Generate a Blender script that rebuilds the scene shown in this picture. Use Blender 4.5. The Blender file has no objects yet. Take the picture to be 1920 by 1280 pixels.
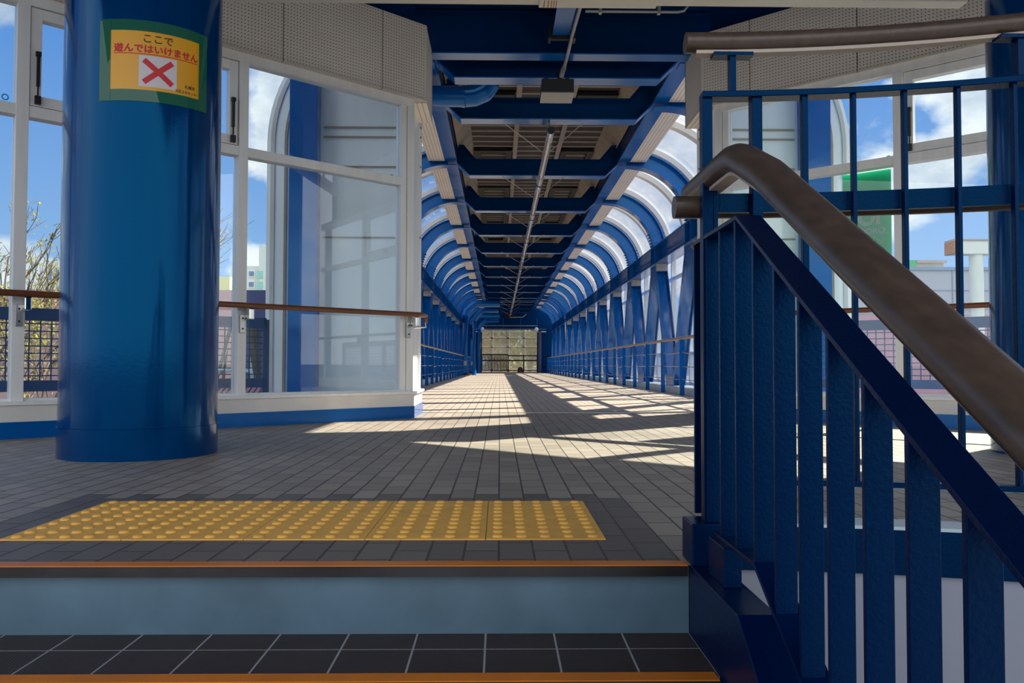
import bpy, math, random
from mathutils import Vector, Matrix
random.seed(7)
PI = math.pi
sc = bpy.context.scene
COL = sc.collection
EYE = 0.445                 # eye height above the landing floor
AX = 0.565                  # centre line of the bridge
F_PX = 1500.0
VPX, VPY = 936.5, 684.0     # where lines along the bridge vanish (1920x1280 frame)

# ------------------------------------------------------------------ camera, view
cam = bpy.data.cameras.new('camera'); co = bpy.data.objects.new('camera', cam); COL.objects.link(co)
cam.sensor_width = 36.0; cam.lens = F_PX / 1920 * 36
cam.clip_start = 0.02; cam.clip_end = 2000
yaw = math.atan((960 - VPX) / F_PX); pitch = math.atan((VPY - 640) / F_PX)
co.location = (0, 0, EYE); co.rotation_mode = 'YXZ'
co.rotation_mode = 'XYZ'
co.rotation_euler = (Matrix.Rotation(-yaw, 3, 'Z') @ Matrix.Rotation(PI / 2 + pitch, 3, 'X') @ Matrix.Rotation(0.002, 3, 'Z')).to_euler('XYZ')
sc.camera = co
vs = sc.view_settings
vs.view_transform = 'Standard'; vs.look = 'None'; vs.gamma = 1.0; vs.exposure = 0.9
vs.use_curve_mapping = False

# ------------------------------------------------------------------ materials
def lin(c):
    f = lambda v: v / 12.92 if v <= 0.04045 else ((v + 0.055) / 1.055) ** 2.4
    return tuple(f(v / 255) for v in c) + (1.0,)

class NT:
    def __init__(s, tree):
        s.t = tree; tree.nodes.clear()
    def n(s, typ, **kw):
        nd = s.t.nodes.new(typ)
        for k, v in kw.items():
            setattr(nd, k, v)
        return nd
    def put(s, sock, v):
        if v is None: return
        if isinstance(v, bpy.types.NodeSocket): s.t.links.new(v, sock)
        else: sock.default_value = v
    def math(s, op, a, b=None, c=None, clamp=False):
        nd = s.n('ShaderNodeMath', operation=op, use_clamp=clamp)
        s.put(nd.inputs[0], a); s.put(nd.inputs[1], b); s.put(nd.inputs[2], c)
        return nd.outputs[0]
    def mix(s, f, a, b, blend='MIX'):
        nd = s.n('ShaderNodeMix', data_type='RGBA', blend_type=blend)
        s.put(nd.inputs[0], f); s.put(nd.inputs[6], a); s.put(nd.inputs[7], b)
        return nd.outputs[2]
    def noise(s, vec, scale, detail=3.0, rough=0.55):
        nd = s.n('ShaderNodeTexNoise'); s.put(nd.inputs['Vector'], vec)
        nd.inputs['Scale'].default_value = scale; nd.inputs['Detail'].default_value = detail
        nd.inputs['Roughness'].default_value = rough
        return nd.outputs['Fac']
    def ramp(s, f, lo, hi):
        nd = s.n('ShaderNodeMapRange'); s.put(nd.inputs[0], f)
        nd.inputs[1].default_value = lo; nd.inputs[2].default_value = hi
        return nd.outputs[0]
    def vec(s, x, y, z=0.0):
        nd = s.n('ShaderNodeCombineXYZ'); s.put(nd.inputs[0], x); s.put(nd.inputs[1], y); s.put(nd.inputs[2], z)
        return nd.outputs[0]
    def dot(s, a, b):
        nd = s.n('ShaderNodeVectorMath', operation='DOT_PRODUCT'); s.put(nd.inputs[0], a); s.put(nd.inputs[1], b)
        return nd.outputs['Value']
    def pos(s):
        g = s.n('ShaderNodeNewGeometry'); x = s.n('ShaderNodeSeparateXYZ'); s.t.links.new(g.outputs['Position'], x.inputs[0])
        return g.outputs['Position'], x.outputs
    def principled(s, color, rough=0.5, metal=0.0, spec=0.5, coat=0.0, tint=None, bump=None, bstr=0.3, bdist=0.002):
        b = s.n('ShaderNodeBsdfPrincipled'); s.put(b.inputs['Base Color'], color); s.put(b.inputs['Roughness'], rough)
        b.inputs['Metallic'].default_value = metal; b.inputs['Specular IOR Level'].default_value = spec
        b.inputs['Coat Weight'].default_value = coat; b.inputs['Coat Roughness'].default_value = 0.12
        if tint: b.inputs['Specular Tint'].default_value = tint + (1,)
        if bump is not None:
            bp = s.n('ShaderNodeBump'); bp.inputs['Strength'].default_value = bstr; bp.inputs['Distance'].default_value = bdist
            s.put(bp.inputs['Height'], bump); s.t.links.new(bp.outputs[0], b.inputs['Normal'])
        return b.outputs[0]
    def out(s, sh):
        o = s.n('ShaderNodeOutputMaterial'); s.t.links.new(sh, o.inputs[0])

def new_mat(name):
    m = bpy.data.materials.new(name); m.use_nodes = True
    return m, NT(m.node_tree)

M = {}
def paint(name, rgb, rough=0.4, metal=0.0, spec=0.5, coat=0.0, var=0.12, scale=3.0, grain=0.0, gscale=120.0, streak=False, tint=None):
    """painted or plain surface with a little uneven tone"""
    m, t = new_mat(name)
    p, xyz = t.pos()
    v = p
    if streak:
        v = t.vec(t.math('MULTIPLY', xyz[0], 6.0), t.math('MULTIPLY', xyz[1], 6.0), t.math('MULTIPLY', xyz[2], 0.6))
    nz = t.noise(v, scale, 5.0)
    c = lin(rgb)
    dark = tuple(x * (1 - var) for x in c[:3]) + (1,); lite = tuple(min(1, x * (1 + var)) for x in c[:3]) + (1,)
    colr = t.mix(t.ramp(nz, 0.3, 0.7), dark, lite)
    bump = t.noise(p, gscale, 2.0) if grain else None
    if name == 'blue_column':                                    # brush waves running down the paint
        wv = t.vec(t.math('MULTIPLY', xyz[0], 9.0), t.math('MULTIPLY', xyz[1], 9.0), t.math('MULTIPLY', xyz[2], 0.25))
        bump = t.math('MULTIPLY_ADD', t.noise(wv, 2.0, 3.0), 9.0, bump)
    rg = t.math('MULTIPLY_ADD', nz, 0.15, rough - 0.07)
    t.out(t.principled(colr, rg, metal, spec, coat, tint, bump, grain, 0.0015))
    M[name] = m
    return m

paint('blue', (0, 86, 162), 0.18, spec=0.8, tint=(0.3, 0.65, 1.0), var=0.10, grain=0.12, gscale=160)
paint('blue_gloss', (0, 90, 168), 0.13, spec=1.0, tint=(0.7, 0.86, 1.0), var=0.08)
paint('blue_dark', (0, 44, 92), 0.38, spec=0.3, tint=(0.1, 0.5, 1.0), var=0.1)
paint('blue_column', (0, 48, 98), 0.11, spec=0.7, tint=(0.03, 0.45, 0.9), var=0.07, scale=1.5, grain=0.10, gscale=55)
paint('blue_rail', (0, 17, 54), 0.34, spec=0.35, tint=(0.05, 0.45, 1.0), var=0.12, grain=0.5, gscale=140)
paint('blue_mesh', (24, 66, 118), 0.45)
paint('white_frame', (232, 233, 230), 0.38, var=0.06, streak=True)
paint('white_plinth', (220, 217, 210), 0.5, var=0.07, scale=5)
paint('cream_trim', (204, 198, 186), 0.55, var=0.05)
paint('white_clad', (238, 242, 242), 0.45, var=0.06, scale=0.8, streak=True)
paint('glazing_bar', (200, 198, 194), 0.45, var=0.06)
paint('steel', (176, 176, 172), 0.3, metal=0.9, var=0.1)
paint('chrome', (205, 205, 200), 0.14, metal=1.0, var=0.05)
paint('dark_metal', (48, 44, 42), 0.4, metal=0.5)
paint('black_box', (34, 34, 34), 0.45)
paint('grey_box', (150, 150, 148), 0.45)
paint('conduit', (150, 150, 150), 0.35, metal=0.4)
paint('soffit_side', (158, 146, 130), 0.7, var=0.15, scale=4)
paint('deck_dark', (56, 50, 47), 0.75, var=0.15)
paint('deck_rib', (150, 140, 130), 0.6, var=0.1)
paint('vent_black', (22, 20, 20), 0.6)
paint('rail_pipe', (150, 126, 104), 0.35, var=0.12)
paint('riser', (76, 103, 120), 0.40, var=0.2, scale=4.5, grain=0.15, gscale=30)
paint('nosing_metal', (62, 60, 62), 0.25, metal=0.8, var=0.3, scale=4)
paint('nosing_strip', (200, 112, 10), 0.45, var=0.12, scale=9)
paint('tactile', (232, 176, 78), 0.6, var=0.10, scale=12, grain=0.06, gscale=260)
paint('under_wall', (132, 138, 152), 0.55, var=0.05)
paint('kerb_top', (170, 186, 196), 0.4, var=0.1)
paint('lamp_tube', (236, 234, 226), 0.3, var=0.02)
paint('fixture', (206, 202, 190), 0.4, var=0.05)
paint('pink_wall', (196, 160, 160), 0.8, var=0.06)
paint('mauve_wall', (176, 136, 148), 0.8, var=0.08)
paint('navy_wall', (38, 48, 92), 0.7)
paint('cream_wall', (214, 220, 212), 0.8, var=0.04)
paint('yellow_wall', (214, 214, 150), 0.8, var=0.04)
paint('mint_wall', (150, 206, 196), 0.8, var=0.05)
paint('window_dark', (96, 128, 160), 0.2, spec=0.7)
paint('grey_clad', (160, 166, 178), 0.5, var=0.06, scale=0.5)
paint('grey_stone', (150, 146, 132), 0.8)
paint('green_vinyl', (16, 150, 92), 0.4, var=0.05)
paint('white_ink', (226, 238, 232), 0.5, var=0.02)
paint('black_ink', (40, 36, 24), 0.5)
paint('red_ink', (200, 34, 40), 0.45)
paint('sheet_yellow', (222, 160, 12), 0.35, var=0.05, coat=0.3)
paint('sheet_white', (206, 200, 206), 0.35, var=0.03)
paint('cyan_ink', (30, 160, 200), 0.4)
paint('bark', (104, 90, 74), 0.9, var=0.2)
paint('bark_pale', (150, 140, 116), 0.9, var=0.2)
paint('leaf_bud', (196, 190, 96), 0.7, var=0.3, scale=1.5)
paint('leaf_green', (96, 116, 60), 0.7, var=0.45, scale=0.7)
paint('leaf_brown', (126, 118, 82), 0.8, var=0.4, scale=0.7)
paint('car_blue', (150, 180, 210), 0.2, coat=0.5)
paint('tile_roof', (140, 104, 104), 0.7, var=0.1)
paint('asphalt', (96, 98, 102), 0.9, var=0.1, scale=0.4)
paint('dusk_pipe', (74, 66, 104), 0.4)
paint('maroon', (92, 40, 44), 0.6)
paint('rust', (168, 104, 50), 0.7, var=0.3, scale=30)
paint('black_rail', (40, 36, 40), 0.4)

def glass(name, tint=(0.93, 0.97, 0.97), haze=0.04, hazecol=(0.8, 0.85, 0.88), refl=1.0, dust=None):
    m, t = new_mat(name)
    tr = t.n('ShaderNodeBsdfTransparent'); tr.inputs[0].default_value = tint + (1,)
    gl = t.n('ShaderNodeBsdfGlossy'); gl.inputs['Roughness'].default_value = 0.0
    lw = t.n('ShaderNodeLayerWeight'); lw.inputs[0].default_value = 0.5
    fr = t.math('MULTIPLY_ADD', t.math('POWER', lw.outputs['Facing'], 5.0), 0.96, 0.04)
    df = t.n('ShaderNodeBsdfDiffuse'); df.inputs[0].default_value = hazecol + (1,)
    h = haze
    if dust:
        p, _ = t.pos()
        h = t.math('MULTIPLY_ADD', t.ramp(t.noise(p, dust, 4.0), 0.35, 0.75), haze, haze * 0.5)
    m1 = t.n('ShaderNodeMixShader'); t.put(m1.inputs[0], h); t.t.links.new(tr.outputs[0], m1.inputs[1]); t.t.links.new(df.outputs[0], m1.inputs[2])
    m2 = t.n('ShaderNodeMixShader'); t.put(m2.inputs[0], t.math('MULTIPLY', fr, refl, clamp=True))
    t.t.links.new(m1.outputs[0], m2.inputs[1]); t.t.links.new(gl.outputs[0], m2.inputs[2])
    t.out(m2.outputs[0]); M[name] = m
glass('glass', haze=0.016, refl=1.5, dust=2.5)
glass('glass_right', haze=0.025, refl=0.9, dust=2.5)
glass('vault_glass', (0.95, 0.96, 0.97), 0.018, (0.85, 0.88, 0.9), 0.7, dust=1.2)
glass('hazed_glass', (0.95, 0.95, 0.93), 0.24, (0.92, 0.9, 0.82), 0.3)  # haze put into the far pane's colour to lighten the trees behind
glass('frosted', (0.92, 0.93, 0.95), 0.30, (0.85, 0.86, 0.9), 0.5)
glass('acrylic', (0.86, 0.84, 0.80), 0.05, (0.7, 0.66, 0.6), 1.0)
glass('tape', (0.06, 0.42, 0.30), 0.30, (0.06, 0.36, 0.24), 0.9)

def translucent(name, rgb, amount=0.5):
    m, t = new_mat(name)
    d = t.n('ShaderNodeBsdfDiffuse'); d.inputs[0].default_value = lin(rgb)
    tr = t.n('ShaderNodeBsdfTranslucent'); tr.inputs[0].default_value = lin(rgb)
    mx = t.n('ShaderNodeMixShader'); mx.inputs[0].default_value = amount
    t.t.links.new(d.outputs[0], mx.inputs[1]); t.t.links.new(tr.outputs[0], mx.inputs[2]); t.out(mx.outputs[0]); M[name] = m
translucent('banner_cloth', (10, 186, 132), 0.12); translucent('banner_ink', (236, 244, 240), 0.45)
paint('rail_plate', (172, 158, 142), 0.45)
translucent('leaf_bud', (172, 166, 92), 0.35); translucent('leaf_green', (150, 164, 92), 0.45); translucent('leaf_brown', (178, 164, 116), 0.45)

def m_wood(name, c1, c2, rough=0.33, spec=0.5):
    m, t = new_mat(name)
    p, xyz = t.pos()
    v = t.vec(t.math('MULTIPLY', xyz[0], 14.0), t.math('MULTIPLY', xyz[1], 2.0), t.math('MULTIPLY', xyz[2], 14.0))
    fine = t.noise(v, 4.0, 6.0)
    f = t.math('MULTIPLY_ADD', fine, 0.7, t.math('MULTIPLY', t.noise(p, 5.0, 3.0), 0.3))
    c = t.mix(t.ramp(f, 0.2, 0.75), lin(c1), lin(c2))
    t.out(t.principled(c, rough, spec=spec, bump=fine, bstr=0.15)); M[name] = m
m_wood('wood_dark', (52, 42, 35), (86, 70, 57))
m_wood('wood_orange', (92, 50, 26), (126, 74, 40), 0.3)

def m_pavers():
    m, t = new_mat('pavers')
    p, xyz = t.pos()
    W, L, G = 0.0825, 0.168, 0.0055
    cx = t.math('DIVIDE', xyz[0], W); ci = t.math('FLOOR', cx)
    fx = t.math('SUBTRACT', cx, ci)
    cy = t.math('MULTIPLY_ADD', t.math('MODULO', t.math('ADD', ci, 1000.0), 2.0), 0.5, t.math('DIVIDE', xyz[1], L))
    ri = t.math('FLOOR', cy); fy = t.math('SUBTRACT', cy, ri)
    dx = t.math('MULTIPLY', t.math('MINIMUM', fx, t.math('SUBTRACT', 1.0, fx)), W)
    dy = t.math('MULTIPLY', t.math('MINIMUM', fy, t.math('SUBTRACT', 1.0, fy)), L)
    jx = t.ramp(dx, G * 0.35, G * 0.75); jy = t.ramp(dy, G * 0.32, G * 0.8)
    brick = t.math('MINIMUM', jx, jy, clamp=True)
    wn = t.n('ShaderNodeTexWhiteNoise', noise_dimensions='2D'); t.put(wn.inputs['Vector'], t.vec(ci, ri))
    grain = t.noise(p, 240.0, 3.0); stain = t.noise(p, 1.1, 5.0)
    base = t.mix(wn.outputs['Value'], lin((146, 136, 122)), lin((172, 160, 144)))
    base = t.mix(t.math('MULTIPLY', t.ramp(stain, 0.35, 0.75), 0.5), base, lin((134, 126, 116)))
    base = t.mix(t.math('MULTIPLY', grain, 0.35), base, lin((128, 118, 106)))
    bx = t.math('MULTIPLY', t.math('ADD', ci, 0.5), W)
    by = t.math('MULTIPLY', t.math('SUBTRACT', t.math('ADD', ri, 0.5), t.math('MULTIPLY', t.math('MODULO', t.math('ADD', ci, 1000.0), 2.0), 0.5)), L)
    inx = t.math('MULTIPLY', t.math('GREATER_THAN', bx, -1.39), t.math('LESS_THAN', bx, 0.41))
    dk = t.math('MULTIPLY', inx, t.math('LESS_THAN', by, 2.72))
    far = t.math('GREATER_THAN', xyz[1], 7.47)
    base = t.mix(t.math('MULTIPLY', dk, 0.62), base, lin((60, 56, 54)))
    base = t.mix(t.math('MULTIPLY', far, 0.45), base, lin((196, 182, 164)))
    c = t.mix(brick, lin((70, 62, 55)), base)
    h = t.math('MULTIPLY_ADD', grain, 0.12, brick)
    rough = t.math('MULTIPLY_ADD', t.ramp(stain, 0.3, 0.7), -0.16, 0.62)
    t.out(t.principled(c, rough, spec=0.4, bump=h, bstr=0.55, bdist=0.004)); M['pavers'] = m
m_pavers()

def m_tread():
    m, t = new_mat('tread_tile')
    p, xyz = t.pos()
    W = 0.1515
    cx = t.math('DIVIDE', t.math('ADD', xyz[0], 0.029), W); fx = t.math('SUBTRACT', cx, t.math('FLOOR', cx))
    dx = t.math('MULTIPLY', t.math('MINIMUM', fx, t.math('SUBTRACT', 1.0, fx)), W)
    cy = t.math('DIVIDE', t.math('SUBTRACT', xyz[1], 1.702 - 0.255 * 8), 0.255); fy = t.math('SUBTRACT', cy, t.math('FLOOR', cy))
    dy = t.math('MULTIPLY', t.math('MINIMUM', fy, t.math('SUBTRACT', 1.0, fy)), 0.255)
    g = t.math('MINIMUM', t.ramp(dx, 0.0016, 0.0026), t.ramp(dy, 0.0014, 0.0024), clamp=True)
    fine = t.math('SINE', t.math('MULTIPLY', xyz[0], 900.0)); fine2 = t.math('SINE', t.math('MULTIPLY', xyz[1], 900.0))
    bump = t.math('ADD', t.math('MULTIPLY', fine, fine2), g)
    c = t.mix(t.noise(p, 8.0, 4.0), lin((40, 34, 34)), lin((62, 54, 54)))
    t.out(t.principled(t.mix(g, lin((150, 150, 152)), c), 0.7, bump=bump, bstr=0.3, bdist=0.001)); M['tread_tile'] = m
m_tread()

def m_perf(name, d):
    m, t = new_mat(name)
    p, xyz = t.pos()
    s = t.dot(p, (d[0], d[1], 0.0))
    P = 0.0255
    horiz = t.n('ShaderNodeNewGeometry'); sx = t.n('ShaderNodeSeparateXYZ'); t.t.links.new(horiz.outputs['Normal'], sx.inputs[0])
    flat = t.math('GREATER_THAN', t.math('ABSOLUTE', sx.outputs[2]), 0.7)
    q = t.dot(p, (-d[1], d[0], 0.0))
    w = t.mix(flat, t.vec(xyz[2], 0, 0), t.vec(q, 0, 0))
    sw = t.n('ShaderNodeSeparateXYZ'); t.t.links.new(w, sw.inputs[0])
    a = t.math('SUBTRACT', t.math('FRACT', t.math('DIVIDE', s, P)), 0.5)
    b = t.math('SUBTRACT', t.math('FRACT', t.math('DIVIDE', sw.outputs[0], P)), 0.5)
    r = t.math('SQRT', t.math('ADD', t.math('MULTIPLY', a, a), t.math('MULTIPLY', b, b)))
    hole = t.math('LESS_THAN', r, 0.16)
    nz = t.noise(p, 2.0, 4.0)
    base = t.mix(t.ramp(nz, 0.3, 0.7), lin((206, 198, 186)), lin((220, 212, 200)))
    t.out(t.principled(t.mix(hole, base, lin((36, 33, 31))), 0.6)); M[name] = m

def m_ribbed(name, axis, P=0.045):
    m, t = new_mat(name)
    p, xyz = t.pos()
    f = t.math('FRACT', t.math('DIVIDE', xyz[axis], P))
    line = t.math('LESS_THAN', f, 0.14)
    nz = t.noise(p, 2.0, 4.0)
    base = t.mix(t.ramp(nz, 0.3, 0.7), lin((232, 222, 206)), lin((244, 235, 220)))
    t.out(t.principled(t.mix(line, base, lin((160, 148, 134))), 0.5, bump=line, bstr=0.4, bdist=0.003)); M[name] = m
m_ribbed('cream_ribbed', 0)

# ------------------------------------------------------------------ mesh building
class MB:
    def __init__(s): s.v = []; s.f = []; s.sm = []
    def add(s, verts, faces, smooth=False):
        b = len(s.v); s.v.extend(tuple(v) for v in verts)
        s.f.extend(tuple(b + i for i in f) for f in faces); s.sm.extend([smooth] * len(faces)); return s
    def box(s, x0, x1, y0, y1, z0, z1):
        return s.hexa([(x0, y0, z0), (x1, y0, z0), (x1, y1, z0), (x0, y1, z0), (x0, y0, z1), (x1, y0, z1), (x1, y1, z1), (x0, y1, z1)])
    def hexa(s, p):
        return s.add(p, [(3, 2, 1, 0), (4, 5, 6, 7), (0, 1, 5, 4), (1, 2, 6, 5), (2, 3, 7, 6), (3, 0, 4, 7)])
    def bar(s, p0, p1, w, h, up=(0, 0, 1)):
        """box from p0 to p1, w across, h along up"""
        p0, p1 = Vector(p0), Vector(p1); d = (p1 - p0).normalized(); u = Vector(up)
        a = d.cross(u).normalized(); u = a.cross(d).normalized()
        P = []
        for c in (p0, p1):
            P += [c - a * w / 2 - u * h / 2, c + a * w / 2 - u * h / 2, c + a * w / 2 + u * h / 2, c - a * w / 2 + u * h / 2]
        return s.add(P, [(0, 3, 2, 1), (4, 5, 6, 7), (0, 1, 5, 4), (1, 2, 6, 5), (2, 3, 7, 6), (3, 0, 4, 7)])
    def prism(s, poly, d):
        """closed polygon of 3D points pushed along d"""
        n = len(poly); d = Vector(d)
        v = [Vector(p) for p in poly] + [Vector(p) + d for p in poly]
        f = [tuple(range(n - 1, -1, -1)), tuple(range(n, 2 * n))] + [(i, (i + 1) % n, n + (i + 1) % n, n + i) for i in range(n)]
        return s.add(v, f)
    def sweep(s, path, sect, up=(0, 0, 1), smooth=True, closed=False):
        """section (a, b) swept on a path: a = sideways, b = along up"""
        path = [Vector(p) for p in path]; n = len(sect); m = len(path); V = []
        for i, p in enumerate(path):
            t0 = (path[i] - path[i - 1]).normalized() if i > 0 or closed else None
            t1 = (path[(i + 1) % m] - path[i]).normalized() if i < m - 1 or closed else None
            t = ((t0 or t1) + (t1 or t0)).normalized()
            u = Vector(up(i) if callable(up) else up); a = t.cross(u)
            if a.length < 1e-6: a = t.cross(Vector((0.3, 0.9, 0.1)))
            a.normalize(); u = a.cross(t).normalized()
            k = 1.0
            if t0 is not None and t1 is not None:
                c = max(0.35, t.dot(t1)); k = 1.0 / c
            bend = (t1 - t0) if (t0 is not None and t1 is not None) else Vector((0, 0, 0))
            bd = bend.normalized() if bend.length > 1e-6 else None
            for (x, y) in sect:
                o = a * x + u * y
                if bd is not None: o = o + bd * (o.dot(bd)) * (k - 1)
                V.append(p + o)
        F = []
        for i in range(m if closed else m - 1):
            for j in range(n):
                A, B = i * n, ((i + 1) % m) * n
                F.append((A + j, A + (j + 1) % n, B + (j + 1) % n, B + j))
        s.add(V, F, smooth)
        if not closed:
            s.add([V[j] for j in range(n)], [tuple(range(n - 1, -1, -1))]); s.add([V[(m - 1) * n + j] for j in range(n)], [tuple(range(n))])
        return s
    def tube(s, path, r, n=12, smooth=True):
        return s.sweep(path, [(r * math.cos(2 * PI * k / n), r * math.sin(2 * PI * k / n)) for k in range(n)], smooth=smooth)
    def cyl(s, c, r, z0, z1, n=48):
        return s.lathe(c, [(0, z0), (r, z0), (r, z1), (0, z1)], n)
    def lathe(s, c, prof, n=32):
        V = []; F = []
        for (r, z) in prof:
            for k in range(n):
                a = 2 * PI * k / n; V.append((c[0] + r * math.cos(a), c[1] + r * math.sin(a), z))
        for i in range(len(prof) - 1):
            for k in range(n):
                F.append((i * n + k, i * n + (k + 1) % n, (i + 1) * n + (k + 1) % n, (i + 1) * n + k))
        return s.add(V, F, True)
    def build(s, name, mat, parent=None, bevel=0.0):
        me = bpy.data.meshes.new(name)
        if parent is not None:
            off = world_loc(parent)
        else:
            xs = [v[0] for v in s.v]; ys = [v[1] for v in s.v]; zs = [v[2] for v in s.v]
            off = Vector(((min(xs) + max(xs)) / 2, (min(ys) + max(ys)) / 2, min(zs)))
        me.from_pydata([tuple(Vector(v) - off) for v in s.v], [], s.f); me.update()
        me.polygons.foreach_set('use_smooth', s.sm)
        me.materials.append(M[mat])
        if any(s.sm):
            try: me.set_sharp_from_angle(angle=math.radians(38))
            except Exception: pass
        o = bpy.data.objects.new(name, me); COL.objects.link(o)
        if parent is not None: o.parent = parent
        else: o.location = off
        if bevel:
            b = o.modifiers.new('bevel', 'BEVEL'); b.width = bevel; b.segments = 2; b.limit_method = 'ANGLE'; b.angle_limit = math.radians(40)
        return o

def world_loc(o):
    v = Vector((0, 0, 0))
    while o is not None: v = v + Vector(o.location); o = o.parent
    return v
def thing(name, loc, label, cat, group=None):
    o = bpy.data.objects.new(name, None); o.empty_display_size = 0.1; COL.objects.link(o); o.location = loc
    return tag(o, label, cat, group)
def tag(o, label, cat, group=None, kind='thing'):
    o['label'] = label; o['category'] = cat; o['kind'] = kind
    if group: o['group'] = group
    return o
def struct(o):
    o['kind'] = 'structure'; return o
def dup(o, loc, label, group=None, parent=None):
    c = o.copy(); COL.objects.link(c)
    if parent is None:
        c.location = loc; c['label'] = label
        if group: c['group'] = group
    else: c.parent = parent
    for ch in [k for k in KIDS(o)]: dup(ch, None, None, None, c)
    return c
def KIDS(o): return list(o.children)
ORD = ['first', 'second', 'third', 'fourth', 'fifth', 'sixth', 'seventh', 'eighth', 'ninth', 'tenth', 'eleventh', 'twelfth', 'thirteenth', 'fourteenth', 'fifteenth', 'sixteenth', 'seventeenth', 'eighteenth', 'nineteenth', 'twentieth']

# ================================================================== the landing
CLX, CLY, SL = -0.7125, 6.73, 0.885                 # left portal corner, slope of the glazed wall in plan
CRX, CRY = 2 * AX + 0.7125, 6.83
nrm = math.hypot(1, SL)
DL = Vector((-1 / nrm, -SL / nrm, 0)); NL = Vector((-SL / nrm, 1 / nrm, 0))    # along the left wall (away from portal), outward
DR = Vector((1 / nrm, -SL / nrm, 0)); NR = Vector((SL / nrm, 1 / nrm, 0))
CL = Vector((CLX, CLY, 0)); CR = Vector((CRX, CRY, 0))
def s_at(u, side):
    """distance along a glazed wall at which a view line with bearing u meets it"""
    r = (u - VPX) / F_PX
    C, D = (CL, DL) if side < 0 else (CR, DR)
    return (r * C.y - C.x) / (D.x - r * D.y)

def arc_y(x):
    d = max(0.0, x - 0.47); return 1.798 - 0.038 * d - 0.213 * d * d
arc_pts = [(x, arc_y(x)) for x in [0.455 + 0.09 * i for i in range(26)]]

# floor of landing and bridge (one paved surface), open where the stairs go down
poly = [(-4.2, 1.79), (0.43, 1.79)] + [(x, y + 0.03) for x, y in arc_pts] + [(5.6, 0.9), (5.6, 3.6)]
poly += [(CRX + 0.1, CRY + 0.1), (AX + 2.42, 7.47), (AX + 2.42, 47.0), (AX + 4.5, 48.0), (AX + 4.5, 54.2), (AX - 4.5, 54.2), (AX - 4.5, 48.0), (AX - 2.42, 47.0), (AX - 2.42, 7.47), (CLX - 0.1, CLY + 0.1), (-4.6, 3.4), (-4.6, 1.79)]
fl = MB()
tri = [Vector((x, y, 0)) for x, y in poly]
from mathutils.geometry import tessellate_polygon
F = tessellate_polygon([tri])
F = [f if (tri[f[1]] - tri[f[0]]).cross(tri[f[2]] - tri[f[0]]).z > 0 else (f[0], f[2], f[1]) for f in F]
fl.add(tri, F)
floor = struct(fl.build('floor', 'pavers'))
struct(MB().box(AX - 2.4, AX + 2.4, 7.455, 7.485, 0.0, 0.004).build('trim_1', 'steel'))

# raised yellow tactile tiles
tx0, tw, ty0, tl = -1.262, 0.307, 2.049, 0.2845
first = None
for r in range(2):
    for c in range(5):
        lab = 'yellow domed tactile tile, %s from the left, row %s' % (['first', 'second', 'third', 'fourth', 'fifth'][c], ['nearer the stair edge', 'farther from the stair edge'][r])
        if first is None:
            mb = MB().box(tx0 + 0.001, tx0 + tw - 0.001, ty0 + 0.001, ty0 + tl - 0.001, -0.004, 0.003)
            for i in range(5):
                for j in range(5):
                    bx, by = tx0 + tw * (i + 0.5) / 5, ty0 + tl * (j + 0.5) / 5
                    mb.lathe((bx, by), [(0.0145, 0.003), (0.013, 0.0058), (0.0105, 0.0078), (0.006, 0.0088), (0.0, 0.009)], 14)
            first = tag(mb.build('tactile_tile', 'tactile'), lab, 'tactile tile', 'yellow tactile tiles at the stair head')
            home = Vector(first.location)
        else:
            dup(first, home + Vector((c * tw, r * tl, 0)), lab)

# stairs
ST = thing('staircase', (-1.9, 0.6, -1.3), 'pale blue staircase with dark tiled treads and orange nosing strips', 'stairs')
RISE, GO = 0.1525, 0.254
for k in range(7):
    z1, z0 = -RISE * k, -RISE * (k + 1)
    yf = 1.80 - GO * k
    MB().box(-4.2, 0.425, yf, yf + 0.03, z0 - 0.02, z1 - 0.006).build('riser', 'riser', ST)
    nz = MB().box(-4.2, 0.418, yf - 0.024, yf + 0.012, z1 - 0.021, z1 + 0.0015).build('nosing', 'nosing_metal', ST)
    MB().box(-4.2, 0.418, yf - 0.022, yf + 0.018, z1 + 0.0015, z1 + 0.0035).build('nosing_strip', 'nosing_strip', nz)
    if k < 6:
        MB().box(-4.2, 0.425, yf - GO + 0.005, yf + 0.002, z0 - 0.03, z0).build('tread', 'tread_tile', ST)
MB().box(-4.2, -4.1, -0.1, 1.8, -1.3, 0.0).build('end_wall', 'riser', ST)

# blue stringer to the right of the stairs
P = [(1.875, 0.0), (1.435, 0.0), (0.2, -0.815), (0.2, -1.4), (1.875, -1.4)]
tag(MB().prism([(0.426, y, z) for y, z in P], (0.074, 0, 0)).build('stair_stringer', 'blue_rail', bevel=0.003), 'blue steel stair stringer beside the right end of the steps', 'stringer')

# kerb along the open edge of the landing and the wall under it
kb = MB(); V = []
for (x, y) in arc_pts:
    V.append((x, y))
kf = MB(); kt = MB()
sec_front = [(-0.0, -0.012), (0.09, -0.012), (0.09, 0.086), (0.0, 0.086)]
path = [(x, y, 0) for x, y in arc_pts]
KB = thing('landing_kerb', (1.5, 1.6, 0), 'blue kerb with pale top along the landing edge under the guard rail', 'kerb')
kb.sweep(path, [(-0.09, -0.012), (0.0, -0.012), (0.0, 0.086), (-0.09, 0.086)], smooth=False).build('kerb_face', 'blue_rail', KB)
kt.sweep([(x, y, z) for x, y, z in path[1:]], [(-0.09, 0.086), (0.002, 0.086), (0.002, 0.0935), (-0.09, 0.0935)], smooth=False).build('kerb_top', 'kerb_top', KB)
MB().box(0.428, 0.50, 1.778, 1.875, 0.0, 0.0935).build('end_block', 'blue_rail', KB, bevel=0.003)
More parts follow.
